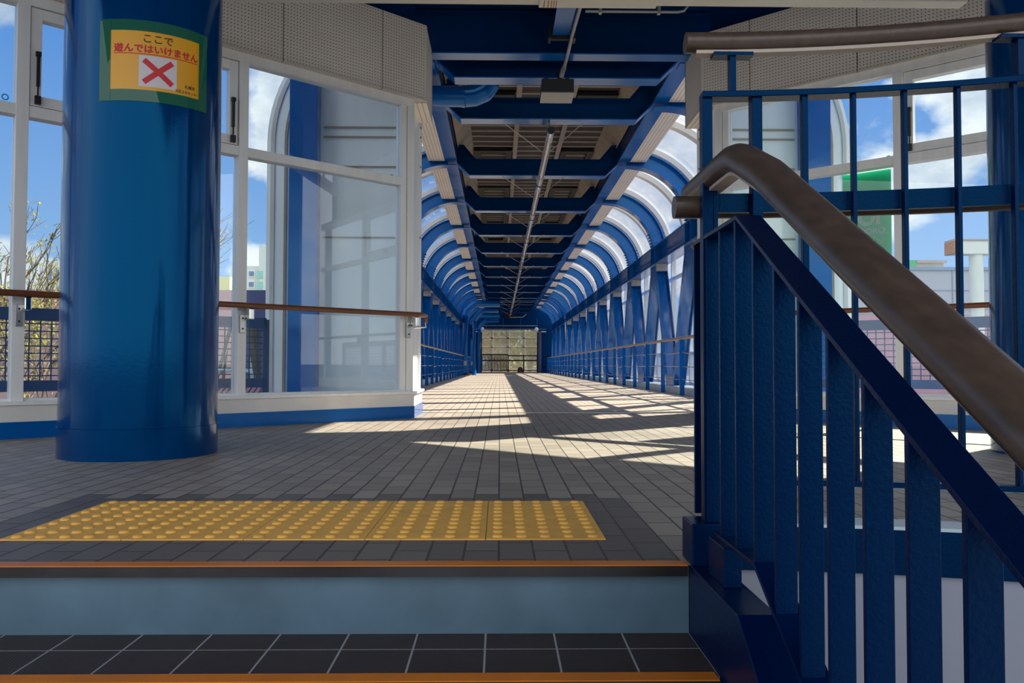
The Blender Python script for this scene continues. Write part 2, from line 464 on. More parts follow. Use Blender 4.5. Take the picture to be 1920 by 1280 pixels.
uw = MB().sweep([(x, y + 0.012, 0) for x, y in arc_pts[1:]], [(-0.03, -1.6), (0.0, -1.6), (0.0, -0.013), (-0.03, -0.013)], smooth=False)
struct(uw.build('wall_under_landing', 'under_wall'))

# ---------------------------------------------------------------- guard rail on the landing edge
GR = thing('guard_rail', (1.4, 1.72, 0.09), 'blue steel guard rail with wooden top rail beyond the stair balustrade', 'guard rail')
gx = [0.473, 0.585] + [0.585 + 0.105 * i for i in range(1, 16)]
def arc3(z, x0=0.473, x1=2.2, n=24, off=0.0):
    out = []
    for i in range(n + 1):
        x = x0 + (x1 - x0) * i / n; out.append((x, arc_y(x) + off, z))
    return out
GRY = 0.012
for i, x in enumerate(gx):
    w = 0.0235 if i < 2 else (0.014 if i == 2 else 0.0095); dd = 0.020 if i < 2 else 0.007
    y = arc_y(x) + GRY
    MB().box(x - w / 2, x + w / 2, y - 0.009, y + dd, 0.0935 if i == 0 else 0.178, 1.056).build('baluster' if i else 'post', 'blue_rail', GR, bevel=0.0015)
MB().sweep(arc3(1.062, 0.462, off=GRY + 0.006), [(-0.022, -0.007), (0.022, -0.007), (0.022, 0.007), (-0.022, 0.007)], smooth=False).build('top_bar', 'blue_rail', GR, bevel=0.0015)
MB().sweep(arc3(0.183, 0.473, off=GRY + 0.004), [(-0.014, -0.006), (0.014, -0.006), (0.014, 0.006), (-0.014, 0.006)], smooth=False).build('bottom_bar', 'blue_rail', GR)
def oval(a, b, n=20): return [(a * math.cos(2 * PI * k / n), b * math.sin(2 * PI * k / n)) for k in range(n)]
wr = MB().sweep(arc3(1.184, 0.425, off=GRY), oval(0.027, 0.0235), smooth=True).build('wooden_rail', 'wood_dark', GR)
MB().sweep(arc3(1.161, 0.448, off=GRY), [(-0.013, -0.005), (0.013, -0.005), (0.013, 0.004), (-0.013, 0.004)], smooth=False).build('rail_plate', 'rail_plate', wr)
for x in (0.531, 1.12, 1.7):
    y = arc_y(x) + GRY
    MB().box(x - 0.0065, x + 0.0065, y - 0.012, y + 0.012, 1.06, 1.156).build('stub_post', 'blue_rail', GR)
    MB().box(x - 0.045, x + 0.045, y - 0.017, y + 0.017, 1.150, 1.158).build('fixing_plate', 'blue_rail', GR)
MB().sweep(arc3(0.820, 0.468, off=GRY + 0.030), [(-0.006, -0.022), (0.006, -0.022), (0.006, 0.022), (-0.006, 0.022)], smooth=False).build('middle_bar', 'blue_rail', GR)
MB().sweep(arc3(0.818, 0.412, off=GRY + 0.066), oval(0.028, 0.0265), smooth=True).build('lower_wooden_rail', 'wood_dark', GR)

# ---------------------------------------------------------------- balustrade going down the stairs
SLP = 0.565
BA = thing('stair_balustrade', (0.49, 1.2, 0.0), 'blue flat-bar stair balustrade with thick wooden handrail beside the steps', 'balustrade')
hx = 0.492
def down(y): return -SLP * (1.60 - y) if y < 1.60 else 0.0
HZ = 0.876
hp = [(hx, 2.0, HZ), (hx, 1.9, HZ), (hx, 1.72, HZ), (hx, 1.655, HZ - 0.001), (hx, 1.625, HZ - 0.006), (hx, 1.595, HZ - 0.016), (hx, 1.56, HZ - 0.032)]
hp += [(hx, y, HZ + down(y) + 0.004) for y in (1.45, 1.2, 0.9, 0.6, 0.35)]
HR = MB().sweep(hp, oval(0.036, 0.0305, 24), smooth=True).build('handrail', 'wood_dark', BA)
MB().sweep([(x, y, z - 0.0305) for x, y, z in hp], [(-0.016, -0.004), (0.016, -0.004), (0.016, 0.004), (-0.016, 0.004)], smooth=False).build('rail_plate', 'rail_plate', HR)
ap = 1.555
tp = [(0.487, 1.93, 0.735), (0.487, ap, 0.735)] + [(0.487, y, 0.735 - SLP * (ap - y)) for y in (1.3, 1.0, 0.7, 0.4)]
MB().sweep(tp, [(-0.025, -0.0045), (0.025, -0.0045), (0.025, 0.0045), (-0.025, 0.0045)], smooth=False).build('top_bar', 'blue_rail', BA, bevel=0.0012)
bp = [(0.487, 1.74, 0.083), (0.487, 1.455, 0.083)] + [(0.487, y, 0.083 - SLP * (1.455 - y)) for y in (1.2, 0.9, 0.6, 0.4)]
MB().sweep(bp, [(-0.025, -0.0045), (0.025, -0.0045), (0.025, 0.0045), (-0.025, 0.0045)], smooth=False).build('bottom_bar', 'blue_rail', BA, bevel=0.0012)
def zt(y): return 0.732 - SLP * max(0, ap - y)
def zb(y): return 0.080 - SLP * max(0, 1.455 - y)
BX0, BX1 = 0.466, 0.503
for yn in (1.905, 1.793, 1.682, 1.571, 1.460, 1.349, 1.238, 1.129, 1.017, 0.908, 0.795, 0.684, 0.573, 0.462):
    y0, y1 = yn, yn + 0.0095
    z0a, z0b, z1a, z1b = zb(y0), zb(y1), zt(y0), zt(y1)
    if yn > 1.74: z0a = z0b = 0.094
    MB().hexa([(BX0, y0, z0a), (BX1, y0, z0a), (BX1, y1, z0b), (BX0, y1, z0b), (BX0, y0, z1a), (BX1, y0, z1a), (BX1, y1, z1b), (BX0, y1, z1b)]).build('baluster', 'blue_rail', BA, bevel=0.0012)
MB().box(0.450, 0.486, 1.605, 1.725, 0.0, 0.079).build('foot_plate', 'blue_rail', BA, bevel=0.002)
MB().box(0.486, 0.496, 1.80, 1.92, 0.737, 0.85).build('rail_support', 'blue_rail', BA, bevel=0.001)
MB().box(0.486, 0.494, 1.84, 1.90, 0.094, 0.73).build('end_post', 'blue_rail', BA)

# ---------------------------------------------------------------- round columns
def column(cx, label):
    cy, r = 4.038, 0.363
    C_ = thing('column', (cx, cy, 0), label, 'column')
    MB().lathe((cx, cy), [(r, 0.147), (r, 3.715)], 96).build('shaft', 'blue_column', C_)
    MB().lathe((cx, cy), [(r + 0.003, -0.02), (r + 0.003, 0.146), (r - 0.01, 0.147)], 96).build('base_collar', 'blue_column', C_)
    return C_
COLX = -1.795
column(COLX, 'thick round blue column carrying the yellow notice')
column(2 * AX - COLX, 'thick round blue column at the right behind the guard rail')

def cyl_pt(cx, a, z, dr, cang):
    """point on the column: a metres round from the bearing cang"""
    th = cang + a / 0.363
    return Vector((cx + (0.363 + dr) * math.cos(th), 4.038 + (0.363 + dr) * math.sin(th), z))
def wrap_quad(cx, cang, a0, a1, z0, z1, dr, name, mat, parent, skew=0.0, n=16, th=0.0008):
    mb = MB(); V = []; F = []
    for i in range(n + 1):
        a = a0 + (a1 - a0) * i / n
        for z in (z0, z1):
            for d in (dr, dr + th):
                V.append(cyl_pt(cx, a, z + skew * a, d, cang))
    for i in range(n):
        b, c = 4 * i, 4 * i + 4
        F += [(b + 1, c + 1, c + 3, b + 3), (b, b + 2, c + 2, c), (b, c, c + 1, b + 1), (b + 2, b + 3, c + 3, c + 2)]
    F += [(0, 1, 3, 2), (4 * n, 4 * n + 2, 4 * n + 3, 4 * n + 1)]
    return mb.add(V, F, True).build(name, mat, parent)
def text_mesh(body, size, align='CENTER', shear=0.0, space=1.0):
    c = bpy.data.curves.new('lettering', 'FONT'); c.body = body; c.size = size; c.align_x = align; c.resolution_u = 3; c.space_character = space
    c.shear = shear
    o = bpy.data.objects.new('lettering', c); COL.objects.link(o)
    dg = bpy.context.evaluated_depsgraph_get(); ev = o.evaluated_get(dg); me = ev.to_mesh()
    V = [tuple(v.co) for v in me.vertices]; Fs = [tuple(p.vertices) for p in me.polygons]
    ev.to_mesh_clear(); bpy.data.objects.remove(o); bpy.data.curves.remove(c)
    return V, Fs
def fatten(V, Fs, d):
    """bolder lettering: a few slightly shifted copies"""
    VV, FF = [], []
    for (dx, dy) in ((0, 0), (d, 0), (-d, 0), (0, d), (0, -d)):
        b = len(VV); VV += [(x + dx, y + dy, z) for x, y, z in V]; FF += [tuple(b + i for i in f) for f in Fs]
    return VV, FF
def wrap_text(cx, cang, body, size, a, z, dr, mat, parent, align='CENTER', bold=0.0, skew=0.0, sx=1.0, name='lettering'):
    V, Fs = text_mesh(body, size, align)
    if bold: V, Fs = fatten(V, Fs, bold)
    W = [cyl_pt(cx, a + x * sx, z + y + skew * (a + x * sx), dr, cang) for x, y, _ in V]
    return MB().add(W, Fs).build(name, mat, parent)
def notice(cx, cang, label, skew):
    zc = 1.858
    N_ = thing('warning_notice', cyl_pt(cx, 0, zc - 0.19, 0, cang), label, 'notice')
    sh = wrap_quad(cx, cang, -0.212, 0.206, zc - 0.1425, zc + 0.1425, 0.001, 'sheet', 'sheet_yellow', N_, skew)
    for (a0, a1, z0, z1) in ((-0.255, 0.255, 0.137, 0.188), (-0.255, 0.252, -0.192, -0.138), (-0.255, -0.205, -0.188, 0.182), (0.199, 0.252, -0.192, 0.182)):
        wrap_quad(cx, cang, a0, a1, zc + z0, zc + z1, 0.0024 if a1 - a0 > 0.1 else 0.0034, 'tape', 'tape', N_, skew, th=0.0004)
    d = 0.0022
    wrap_text(cx, cang, 'ここで', 0.046, -0.002, zc + 0.088, d, 'black_ink', N_, bold=0.0008, skew=skew)
    wrap_text(cx, cang, '遊んではいけません', 0.0425, 0.0, zc + 0.040, d, 'red_ink', N_, bold=0.0018, skew=skew)
    wrap_quad(cx, cang, -0.19, 0.19, zc + 0.0285, zc + 0.0325, 0.0018, 'underline', 'red_ink', N_, skew, th=0.0004)
    pic = wrap_quad(cx, cang, -0.083, 0.083, zc - 0.122, zc + 0.024, 0.0018, 'picture', 'sheet_white', N_, skew, th=0.0004)
    for sg in (1, -1):                                            # the red cross on the white square
        mb = MB(); V = []; L, w = 0.081, 0.0125; n = 8; c45 = math.radians(40)
        for i in range(n + 1):
            q = -L + 2 * L * i / n
            for e in (-w, w):
                x = q * math.cos(c45) - e * math.sin(c45) * sg; y = (q * math.sin(c45)) * sg + e * math.cos(c45)
                V.append(cyl_pt(cx, x, zc - 0.049 + y + skew * x, 0.0026, cang))
        Fs = [(2 * i, 2 * i + 2, 2 * i + 3, 2 * i + 1) for i in range(n)]
        mb.add(V, Fs, True).build('red_cross', 'red_ink', pic)
    wrap_text(cx, cang, '札幌市', 0.0185, 0.150, zc - 0.100, d, 'black_ink', N_, bold=0.0004, skew=skew)
    wrap_text(cx, cang, '北区土木センター', 0.0155, 0.138, zc - 0.126, d, 'black_ink', N_, bold=0.0004, skew=skew)
notice(COLX, math.radians(-66 + 8.5), 'yellow Japanese notice in green tape on the left blue column', 0.05)
RB = math.atan2(-4.038, -(2 * AX - COLX))
notice(2 * AX - COLX, RB + math.radians(30), 'notice edged in green tape on the right blue column at the frame edge', -0.05)

# ---------------------------------------------------------------- glazed walls
ZS, ZT, ZH = 0.21, 1.98, 2.63                         # sill top, transom, head
WT = 0.09
def glazed_wall(side, wname, bname, cuts, end, gmat, sashbays):
    C, D, N = (CL, DL, NL) if side < 0 else (CR, DR, NR)
    up = Vector((0, 0, 1))
    W = bpy.data.objects.new(wname, None); COL.objects.link(W); W.location = C + D * 1.5; struct(W)
    def blk(s0, s1, n0, n1, z0, z1):
        p = [C + D * s0 + N * n0, C + D * s1 + N * n0, C + D * s1 + N * n1, C + D * s0 + N * n1]
        q = [(v.x, v.y, z0) for v in p] + [(v.x, v.y, z1) for v in p]
        if side < 0: q = [q[1], q[0], q[3], q[2], q[5], q[4], q[7], q[6]]
        return q
    def B(name, mat, *spec, parent=W, bevel=0.0):
        mb = MB()
        for s in spec: mb.hexa(blk(*s))
        return mb.build(name, mat, parent, bevel)
    n0, n1 = 0.02, 0.02 + WT
    B('plinth', 'white_plinth', (0.0, end, 0.005, 0.12, 0.10, 0.20))
    B('sill', 'white_frame', (-0.02, end, -0.012, 0.14, 0.20, 0.222))
    struct(B(bname, 'blue', (0.0, end, 0.0, 0.12, -0.01, 0.10), parent=None))
    B('head_rail', 'white_frame', (0.0, end, n0, n1, ZH, ZH + 0.10))
    B('jamb_post', 'white_frame', (0.0, 0.065, n0, n1 + 0.02, 0.22, ZH), (0.07, 0.125, n0 + 0.012, n1, 0.22, ZH), bevel=0.002)
    edges = [0.125] + cuts + [end]
    for c in cuts:
        B('mullion', 'white_frame', (c - 0.034, c + 0.034, n0 - 0.004, n1, 0.222, ZH), bevel=0.002)
    for i in range(len(edges) - 1):
        a = edges[i] + (0.034 if i else 0.0); b = edges[i + 1] - (0.034 if i < len(edges) - 2 else 0.0)
        B('transom', 'white_frame', (a, b, n0 + 0.004, n1, ZT - 0.034, ZT + 0.034), bevel=0.002)
        B('bottom_rail', 'white_frame', (a, b, n0 + 0.02, n1, 0.222, 0.238))
        B('pane', gmat, (a, b, n0 + 0.045, n0 + 0.052, 0.225, ZT - 0.03))
        if i in sashbays:
            S = B('sash', 'white_frame', (a + 0.006, a + 0.066, n0 + 0.012, n1 - 0.01, ZT + 0.04, ZH - 0.006), (b - 0.066, b - 0.006, n0 + 0.012, n1 - 0.01, ZT + 0.04, ZH - 0.006),
                  (a + 0.066, b - 0.066, n0 + 0.012, n1 - 0.01, ZT + 0.04, ZT + 0.105), (a + 0.066, b - 0.066, n0 + 0.012, n1 - 0.01, ZH - 0.07, ZH - 0.006), bevel=0.002)
            B('sash_pane', gmat, (a + 0.06, b - 0.06, n0 + 0.04, n0 + 0.046, ZT + 0.09, ZH - 0.06), parent=S)
            for e in (a + 0.045, b - 0.045):                       # the stays at each side of the opening sash
                B('stay', 'dark_metal', (e - 0.008, e + 0.008, n0 - 0.012, n0 + 0.010, ZT + 0.16, ZT + 0.36), (e - 0.004, e + 0.004, n0 - 0.008, n0, ZT + 0.08, ZT + 0.17), (e - 0.016, e + 0.016, n0 - 0.014, n0 + 0.01, ZT + 0.05, ZT + 0.10), (e - 0.014, e + 0.014, n0 - 0.016, n0 + 0.01, ZT + 0.345, ZT + 0.372), parent=S)
            m_ = (a + b) / 2
            B('handle', 'steel', (m_ - 0.012, m_ + 0.012, n0 - 0.02, n0 + 0.012, ZT + 0.045, ZT + 0.085), (m_ - 0.012, m_ + 0.09, n0 - 0.032, n0 - 0.020, ZT + 0.078, ZT + 0.090), parent=S)
        else:
            B('pane', gmat, (a, b, n0 + 0.045, n0 + 0.052, ZT + 0.03, ZH))
    # the return of the wall at the portal
    sx = -side
    x0 = C.x; xj = C.x + side * 0.045
    def xb(a, b, y0, y1, z0, z1): return (min(a, b), max(a, b), y0, y1, z0, z1)
    MB().box(*xb(x0 + side * 0.01, x0 + side * 0.2, C.y + 0.02, 7.50, 0.10, 0.20)).build('plinth', 'white_plinth', W)
    MB().box(*xb(x0 - side * 0.012, x0 + side * 0.2, C.y - 0.005, 7.50, 0.20, 0.222)).build('sill', 'white_frame', W)
    MB().box(*xb(x0 - side * 0.0, x0 + side * 0.2, C.y + 0.01, 7.50, -0.01, 0.10)).build('kick_plate', 'blue', W)
    MB().box(*xb(xj, xj + side * 0.10, C.y + 0.07, 7.42, 0.222, ZH + 0.1)).build('return_panel', 'white_clad', W)
    MB().box(*xb(xj - side * 0.01, xj + side * 0.10, 7.42, 7.50, 0.222, ZH + 0.1)).build('return_post', 'white_frame', W)
    return W, B
m2, m1 = s_at(457, -1), s_at(43, -1)
GL = glazed_wall(-1, 'window_1', 'baseboard_left', [m2, m1, m1 + (m1 - m2)], m1 + 1.9, 'glass', (1,))
q2 = s_at(1693, 1)
GRW = glazed_wall(1, 'window_2', 'baseboard_right', [q2, q2 + 1.4, q2 + 2.8], q2 + 3.0, 'glass_right', (1,))

# little round safety stickers on the panes
def sticker(u, v, side, label):
    C, D, N = (CL, DL, NL) if side < 0 else (CR, DR, NR)
    s = s_at(u, side); p = C + D * s + N * 0.062; z = EYE + (VPY - v) * p.y / F_PX
    mb = MB(); n = 16; V = []
    for r in (0.012, 0.02):
        for k in range(n):
            a = 2 * PI * k / n; q = p + D * (r * math.cos(a)); V.append((q.x, q.y, z + r * math.sin(a)))
    Fs = [(k, (k + 1) % n, n + (k + 1) % n, n + k) for k in range(n)]
    mb.add(V, Fs)
    a, b = p - D * 0.022, p + D * 0.022
    mb.add([(a.x, a.y, z - 0.034), (b.x, b.y, z - 0.034), (b.x, b.y, z - 0.028), (a.x, a.y, z - 0.028)], [(0, 1, 2, 3)])
    tag(mb.build('safety_sticker', 'cyan_ink'), label, 'sticker')
sticker(13, 184, -1, 'tiny cyan sticker on the upper pane at the far left')
sticker(741, 330, -1, 'tiny cyan sticker under the transom beside the left portal jamb')
sticker(1671, 289, 1, 'tiny cyan sticker on the right upper pane near its mullion')

# green banner behind the right pane
def banner():
    s0, s1 = s_at(1576, 1), s_at(1675, 1) - 0.02
    p = lambda s, n: CR + DR * s + NR * n
    z0, z1 = 1.262, 1.945
    B_ = thing('banner', p((s0 + s1) / 2, 0.15) + Vector((0, 0, z0)), 'green banner with white SAPPORO lettering outside the right window', 'banner')
    q = [p(s0, 0.14), p(s1, 0.14), p(s1, 0.146), p(s0, 0.146)]
    MB().hexa([(v.x, v.y, z0) for v in q] + [(v.x, v.y, z1) for v in q]).build('cloth', 'banner_cloth', B_)
    def txt(body, size, s, z, bold, sx=1.0, align='RIGHT'):
        V, Fs = text_mesh(body, size, align); V, Fs = fatten(V, Fs, bold)
        W = []
        for x, y, _ in V:
            w = p(s + x * sx, 0.1385); W.append((w.x, w.y, z + y))
        MB().add(W, Fs).build('lettering', 'banner_ink', B_)
    txt('SAPPORO', 0.064, s1 - 0.045, 1.462, 0.0022, 1.02)
    txt('OI', 0.16, s1 - 0.075, 1.535, 0.007, 1.0)
    sc_ = MB(); rnd = random.Random(3)
    for k in range(16):                                            # white scratches
        a = s1 - 0.14 + 0.11 * rnd.random(); z = 1.36 + 0.10 * rnd.random(); an = rnd.choice([0.5, 1.2, -0.4, 0.1, 1.6]) + rnd.random() * 0.3; L = 0.02 + 0.035 * rnd.random()
        u = p(a, 0.1388); w = p(a + L * math.cos(an), 0.1388)
        sc_.add([(u.x, u.y, z), (w.x, w.y, z + L * math.sin(an)), (w.x, w.y, z + L * math.sin(an) + 0.002), (u.x, u.y, z + 0.002)], [(0, 1, 2, 3)])
    sc_.build('scratches', 'banner_ink', B_)
banner()

# wooden handrails along the glazed walls
def wall_rail(side, label, brackets, end):
    C, D, N = (CL, DL, NL) if side < 0 else (CR, DR, NR)
    H = thing('wall_handrail', C + D * 1.2 - N * 0.07 + Vector((0, 0, 0.8)), label, 'handrail')
    z = 0.862; off = -0.075
    pts = [C + D * end + N * off, C + D * 0.9 + N * off, C + D * 0.02 + N * off]
    e = pts[-1]; sx = -side
    pts = [(v.x, v.y, z) for v in pts] + [(e.x + sx * 0.035, e.y + 0.055, z), (e.x + sx * 0.045, e.y + 0.20, z)]
    R_ = MB().tube(pts, 0.0205, 14).build('rail', 'wood_orange', H)
    x, y = pts[-1][0], pts[-1][1]
    MB().tube([(x, y - 0.018, z), (x, y - 0.018, z - 0.06)], 0.0195, 12).build('end_drop', 'wood_orange', H)
    for s in brackets:
        b = C + D * s
        mb = MB()
        a = b + N * (0.014); c2 = b + N * 0.006
        def pl(s0, s1, n0, n1, z0, z1):
            q = [C + D * s0 + N * n0, C + D * s1 + N * n0, C + D * s1 + N * n1, C + D * s0 + N * n1]
            if side < 0: q = [q[1], q[0], q[3], q[2]]
            mb.hexa([(v.x, v.y, z0) for v in q] + [(v.x, v.y, z1) for v in q])
        pl(s - 0.019, s + 0.019, -0.002, 0.016, 0.672, 0.80)
        bk = mb.build('bracket', 'steel', H, bevel=0.002)
        mb = MB()
        pl(s - 0.05, s - 0.012, -0.085, -0.004, 0.765, 0.842)
        mb.build('bracket_arm', 'chrome', bk, bevel=0.006)
        mb = MB()
        for zz in (0.70, 0.775):
            w = b - N * 0.006
            mb.tube([(w.x - N.x * 0.002, w.y - N.y * 0.002, zz), (w.x + N.x * 0.01, w.y + N.y * 0.01, zz)], 0.006, 10)
        mb.build('screw', 'black_box', bk)
    # wire-like bracket on the return
    xj = C.x - sx * 0.02
    p0 = (pts[-1][0], pts[-1][1] - 0.018, z - 0.06)
    MB().tube([(p0[0], p0[1], p0[2] + 0.04), (p0[0], p0[1], p0[2] - 0.035), (xj + 0 * sx, p0[1], p0[2] - 0.04), (xj - sx * 0.03, p0[1], p0[2] - 0.04)], 0.0065, 8).build('bracket', 'chrome', H)
    return H
wall_rail(-1, 'orange-brown wooden handrail on chrome brackets along the left glazed wall', [0.06, m2, m1, 2 * m1 - m2], m1 + 1.9)
wall_rail(1, 'orange-brown wooden handrail on chrome brackets along the right glazed wall', [0.06, q2, q2 + 1.4], q2 + 2.8)

# ---------------------------------------------------------------- perforated panels above the glass
m_perf('perforated_left', (DL.x, DL.y)); m_perf('perforated_right', (DR.x, DR.y)); m_perf('perforated_return', (0, 1))
ZF0, ZF1 = 2.70, 3.335
def fascia(side):
    D, N = (DL, NL) if side < 0 else (DR, NR)
    K = Vector((AX + side * 1.195, 6.773 + (0.0 if side < 0 else 0.13), 0))
    pm = 'perforated_left' if side < 0 else 'perforated_right'
    r = lambda u: (u - VPX) / F_PX
    def s_of(u): return (r(u) * K.y - K.x) / (D.x - r(u) * D.y)
    cuts = [0.0, s_of(714), s_of(527)] if side < 0 else [0.0, s_of(1412), s_of(1618)]
    w = cuts[2] - cuts[1]
    cuts += [cuts[2] + w, cuts[2] + 2 * w, cuts[2] + 3 * w]
    sd = 'left' if side < 0 else 'right'
    for i in range(len(cuts) - 1):
        lab = 'perforated cream panel above the %s windows, %s from the portal' % (sd, ORD[i])
        a, b = cuts[i] + (0.004 if i else 0), cuts[i + 1] - 0.004
        mid = K + D * ((a + b) / 2)
        T = thing('perforated_panel', (mid.x, mid.y, ZF0), lab, 'panel', 'perforated panels over the %s windows' % sd)
        def blk(n0, n1, z0, z1, name, mat):
            q = [K + D * a + N * n0, K + D * b + N * n0, K + D * b + N * n1, K + D * a + N * n1]
            if side < 0: q = [q[1], q[0], q[3], q[2]]
            MB().hexa([(v.x, v.y, z0) for v in q] + [(v.x, v.y, z1) for v in q]).build(name, mat, T)
        blk(0.0, 0.022, ZF0 + 0.004, ZF1, 'face', pm)
        blk(0.006, 0.17, ZF0 - 0.004, ZF0 + 0.01, 'soffit', pm)
        blk(-0.003, 0.012, ZF0 - 0.006, ZF0 + 0.012, 'edge_trim', 'cream_trim')
        blk(-0.003, 0.03, ZF1 - 0.004, ZF1 + 0.008, 'edge_trim', 'cream_trim')
    # the dark gap behind the panels
    T = thing('portal_casing', (K.x, K.y + 0.4, ZF0), 'cream casing at the %s side of the bridge portal under the girder' % sd, 'casing')
    x0, x1 = sorted((K.x, K.x + side * 0.24))
    y1 = K.y + 0.61
    MB().box(*sorted((K.x, K.x + side * 0.02)), K.y, y1, ZF0, ZF1).build('side_face', 'perforated_return', T)
    MB().box(*sorted((K.x - side * 0.003, K.x + side * 0.012)), K.y - 0.006, K.y + 0.03, ZF0 - 0.004, ZF1).build('corner_trim', 'cream_trim', T)
    MB().box(x0, x1, K.y + 0.05, y1, ZF0 - 0.01, ZF0).build('underside', 'cream_ribbed', T)
    MB().box(x0, x1, y1 - 0.02, y1, ZF0, ZF1).build('end_face', 'cream_trim', T)
    # back closure of this bulkhead, so that no daylight leaks over the windows
    q0, q1 = K + N * 0.17, K + D * (cuts[-1] + 0.6) + N * 0.17
    q2_, q3 = q1 + N * 0.05, q0 + N * 0.05
    q = [q0, q1, q2_, q3]
    if side < 0: q = [q1, q0, q3, q2_]
    struct(MB().hexa([(v.x, v.y, ZF0 + 0.02) for v in q] + [(v.x, v.y, 3.9) for v in q]).build('wall_above_window', 'blue_dark'))
fascia(-1); fascia(1)

# ---------------------------------------------------------------- landing ceiling, beams, fittings overhead
cl = MB()
cp = [(-4.6, -1.2), (5.7, -1.2), (5.7, 3.9), (CRX + 0.2, 7.3), (CRX + 0.2, 7.42), (CLX - 0.2, 7.42), (CLX - 0.2, 7.2), (-4.6, 3.8)]
cl.prism([(x, y, 3.72) for x, y in cp], (0, 0, 0.2))
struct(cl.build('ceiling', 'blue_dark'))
GX0, GX1 = AX - 1.9, AX + 1.9
G = thing('portal_girder', (AX, 7.37, 3.275), 'deep dark blue girder over the bridge portal', 'girder')
MB().box(GX0, GX1, 7.362, 7.378, 3.317, 3.72).build('web', 'blue_dark', G)
MB().box(GX0, GX1, 7.27, 7.435, 3.303, 3.317).build('bottom_flange', 'blue', G, bevel=0.002)
MB().box(GX0, GX1, 7.27, 7.435, 3.69, 3.705).build('top_flange', 'blue_dark', G)
G = thing('landing_beam', (AX - 0.01, 4.0, 3.345), 'blue steel beam over the landing running towards the portal girder', 'beam')
bx = AX - 0.015
MB().box(bx - 0.085, bx + 0.085, 0.5, 7.06, 3.385, 3.398).build('bottom_flange', 'blue', G, bevel=0.002)
MB().box(bx - 0.006, bx + 0.006, 0.5, 7.26, 3.398, 3.715).build('web', 'blue_dark', G)
MB().box(bx - 0.115, bx + 0.115, 7.05, 7.09, 3.35, 3.41).build('end_clamp', 'dark_metal', G, bevel=0.004)
for sx in (-1, 1):
    MB().box(bx + sx * 0.11 - 0.012, bx + sx * 0.11 + 0.012, 7.0, 7.12, 3.34, 3.46).build('clamp_bolt', 'dark_metal', G)
fx = thing('ceiling_fitting', (0.6, 4.9, 2.69), 'long white rust-stained fitting across the top of the view', 'light fitting')
MB().box(-1.75, 2.9, 4.85, 4.95, 2.70, 2.80).build('housing', 'fixture', fx, bevel=0.004)
MB().box(0.24, 0.98, 4.83, 4.965, 2.688, 2.79).build('gear_cover', 'fixture', fx, bevel=0.006)
for x in (0.27, 0.295, 0.315, 0.33, 0.345):
    MB().box(x, x + 0.006, 4.86, 4.964, 2.6872, 2.6885).build('rust_stain', 'rust', fx)
for x in (-1.2, 0.62, 2.4):
    MB().box(x - 0.012, x + 0.012, 4.89, 4.91, 2.80, 3.715).build('hanger', 'conduit', fx)
cd = thing('conduit', (0.62, 6.8, 3.2), 'grey cable conduit beside the landing beam dropping to the black box', 'conduit')
MB().tube([(0.665, 5.9, 3.36), (0.635, 7.0, 3.355), (0.622, 7.18, 3.30), (0.612, 7.36, 3.272), (0.607, 7.5, 3.265)], 0.0165, 12).build('pipe', 'conduit', cd)
MB().tube([(0.607, 7.5, 3.265), (0.60, 7.58, 3.26), (0.592, 7.61, 3.235), (0.588, 7.62, 3.21)], 0.024, 12).build('elbow', 'conduit', cd)
MB().tube([(0.585, 7.61, 3.2), (0.57, 7.66, 3.25), (0.565, 7.70, 3.30), (0.572, 7.76, 3.27), (0.585, 7.79, 3.19)], 0.014, 10).build('flexible_hose', 'dark_metal', cd)
cd = thing('conduit', (1.0, 6.35, 3.24), 'thin grey conduit clipped behind the rust-stained fitting', 'conduit')
MB().tube([(0.68, 6.3, 3.27), (1.42, 6.3, 3.27), (1.47, 6.3, 3.28), (1.5, 6.3, 3.32), (1.5, 6.3, 3.7)], 0.011, 10).build('pipe', 'conduit', cd)
for x in (0.80, 1.27):
    MB().box(x - 0.012, x + 0.012, 6.285, 6.33, 3.255, 3.7).build('clip', 'conduit', cd)
bb = thing('control_box', (AX - 0.01, 7.75, 3.055), 'black box with grey underside hung below the first cross beam', 'box')
MB().box(AX - 0.165, AX + 0.145, 7.60, 7.90, 3.062, 3.195).build('body', 'black_box', bb, bevel=0.004)
MB().box(AX - 0.168, AX + 0.148, 7.597, 7.903, 3.055, 3.064).build('underside', 'grey_box', bb)
for x in (AX - 0.11, AX + 0.10):
    MB().tube([(x, 7.83, 3.19), (x, 7.83, 3.30)], 0.006, 8).build('hanger_rod', 'dark_metal', bb)
    MB().box(x - 0.02, x + 0.02, 7.81, 7.85, 3.262, 3.276).build('clip', 'dark_metal', bb)
pp = thing('drain_pipe', (-0.9, 8.5, 3.2), 'fat blue drain pipe with mitred elbow under the near ceiling', 'pipe')
MB().tube([(-2.0, 8.5, 3.318), (-0.38, 8.5, 3.318)], 0.112, 24).build('pipe_run', 'blue', pp)
MB().tube([(-0.38, 8.5, 3.318), (-0.27, 8.5, 3.33), (-0.18, 8.5, 3.37), (-0.125, 8.5, 3.44), (-0.115, 8.5, 3.55), (-0.115, 8.5, 3.97)], 0.112, 24, smooth=False).build('elbow', 'blue', pp)
MB().tube([(-0.405, 8.5, 3.318), (-0.375, 8.5, 3.318)], 0.118, 24).build('joint_ring', 'blue', pp)

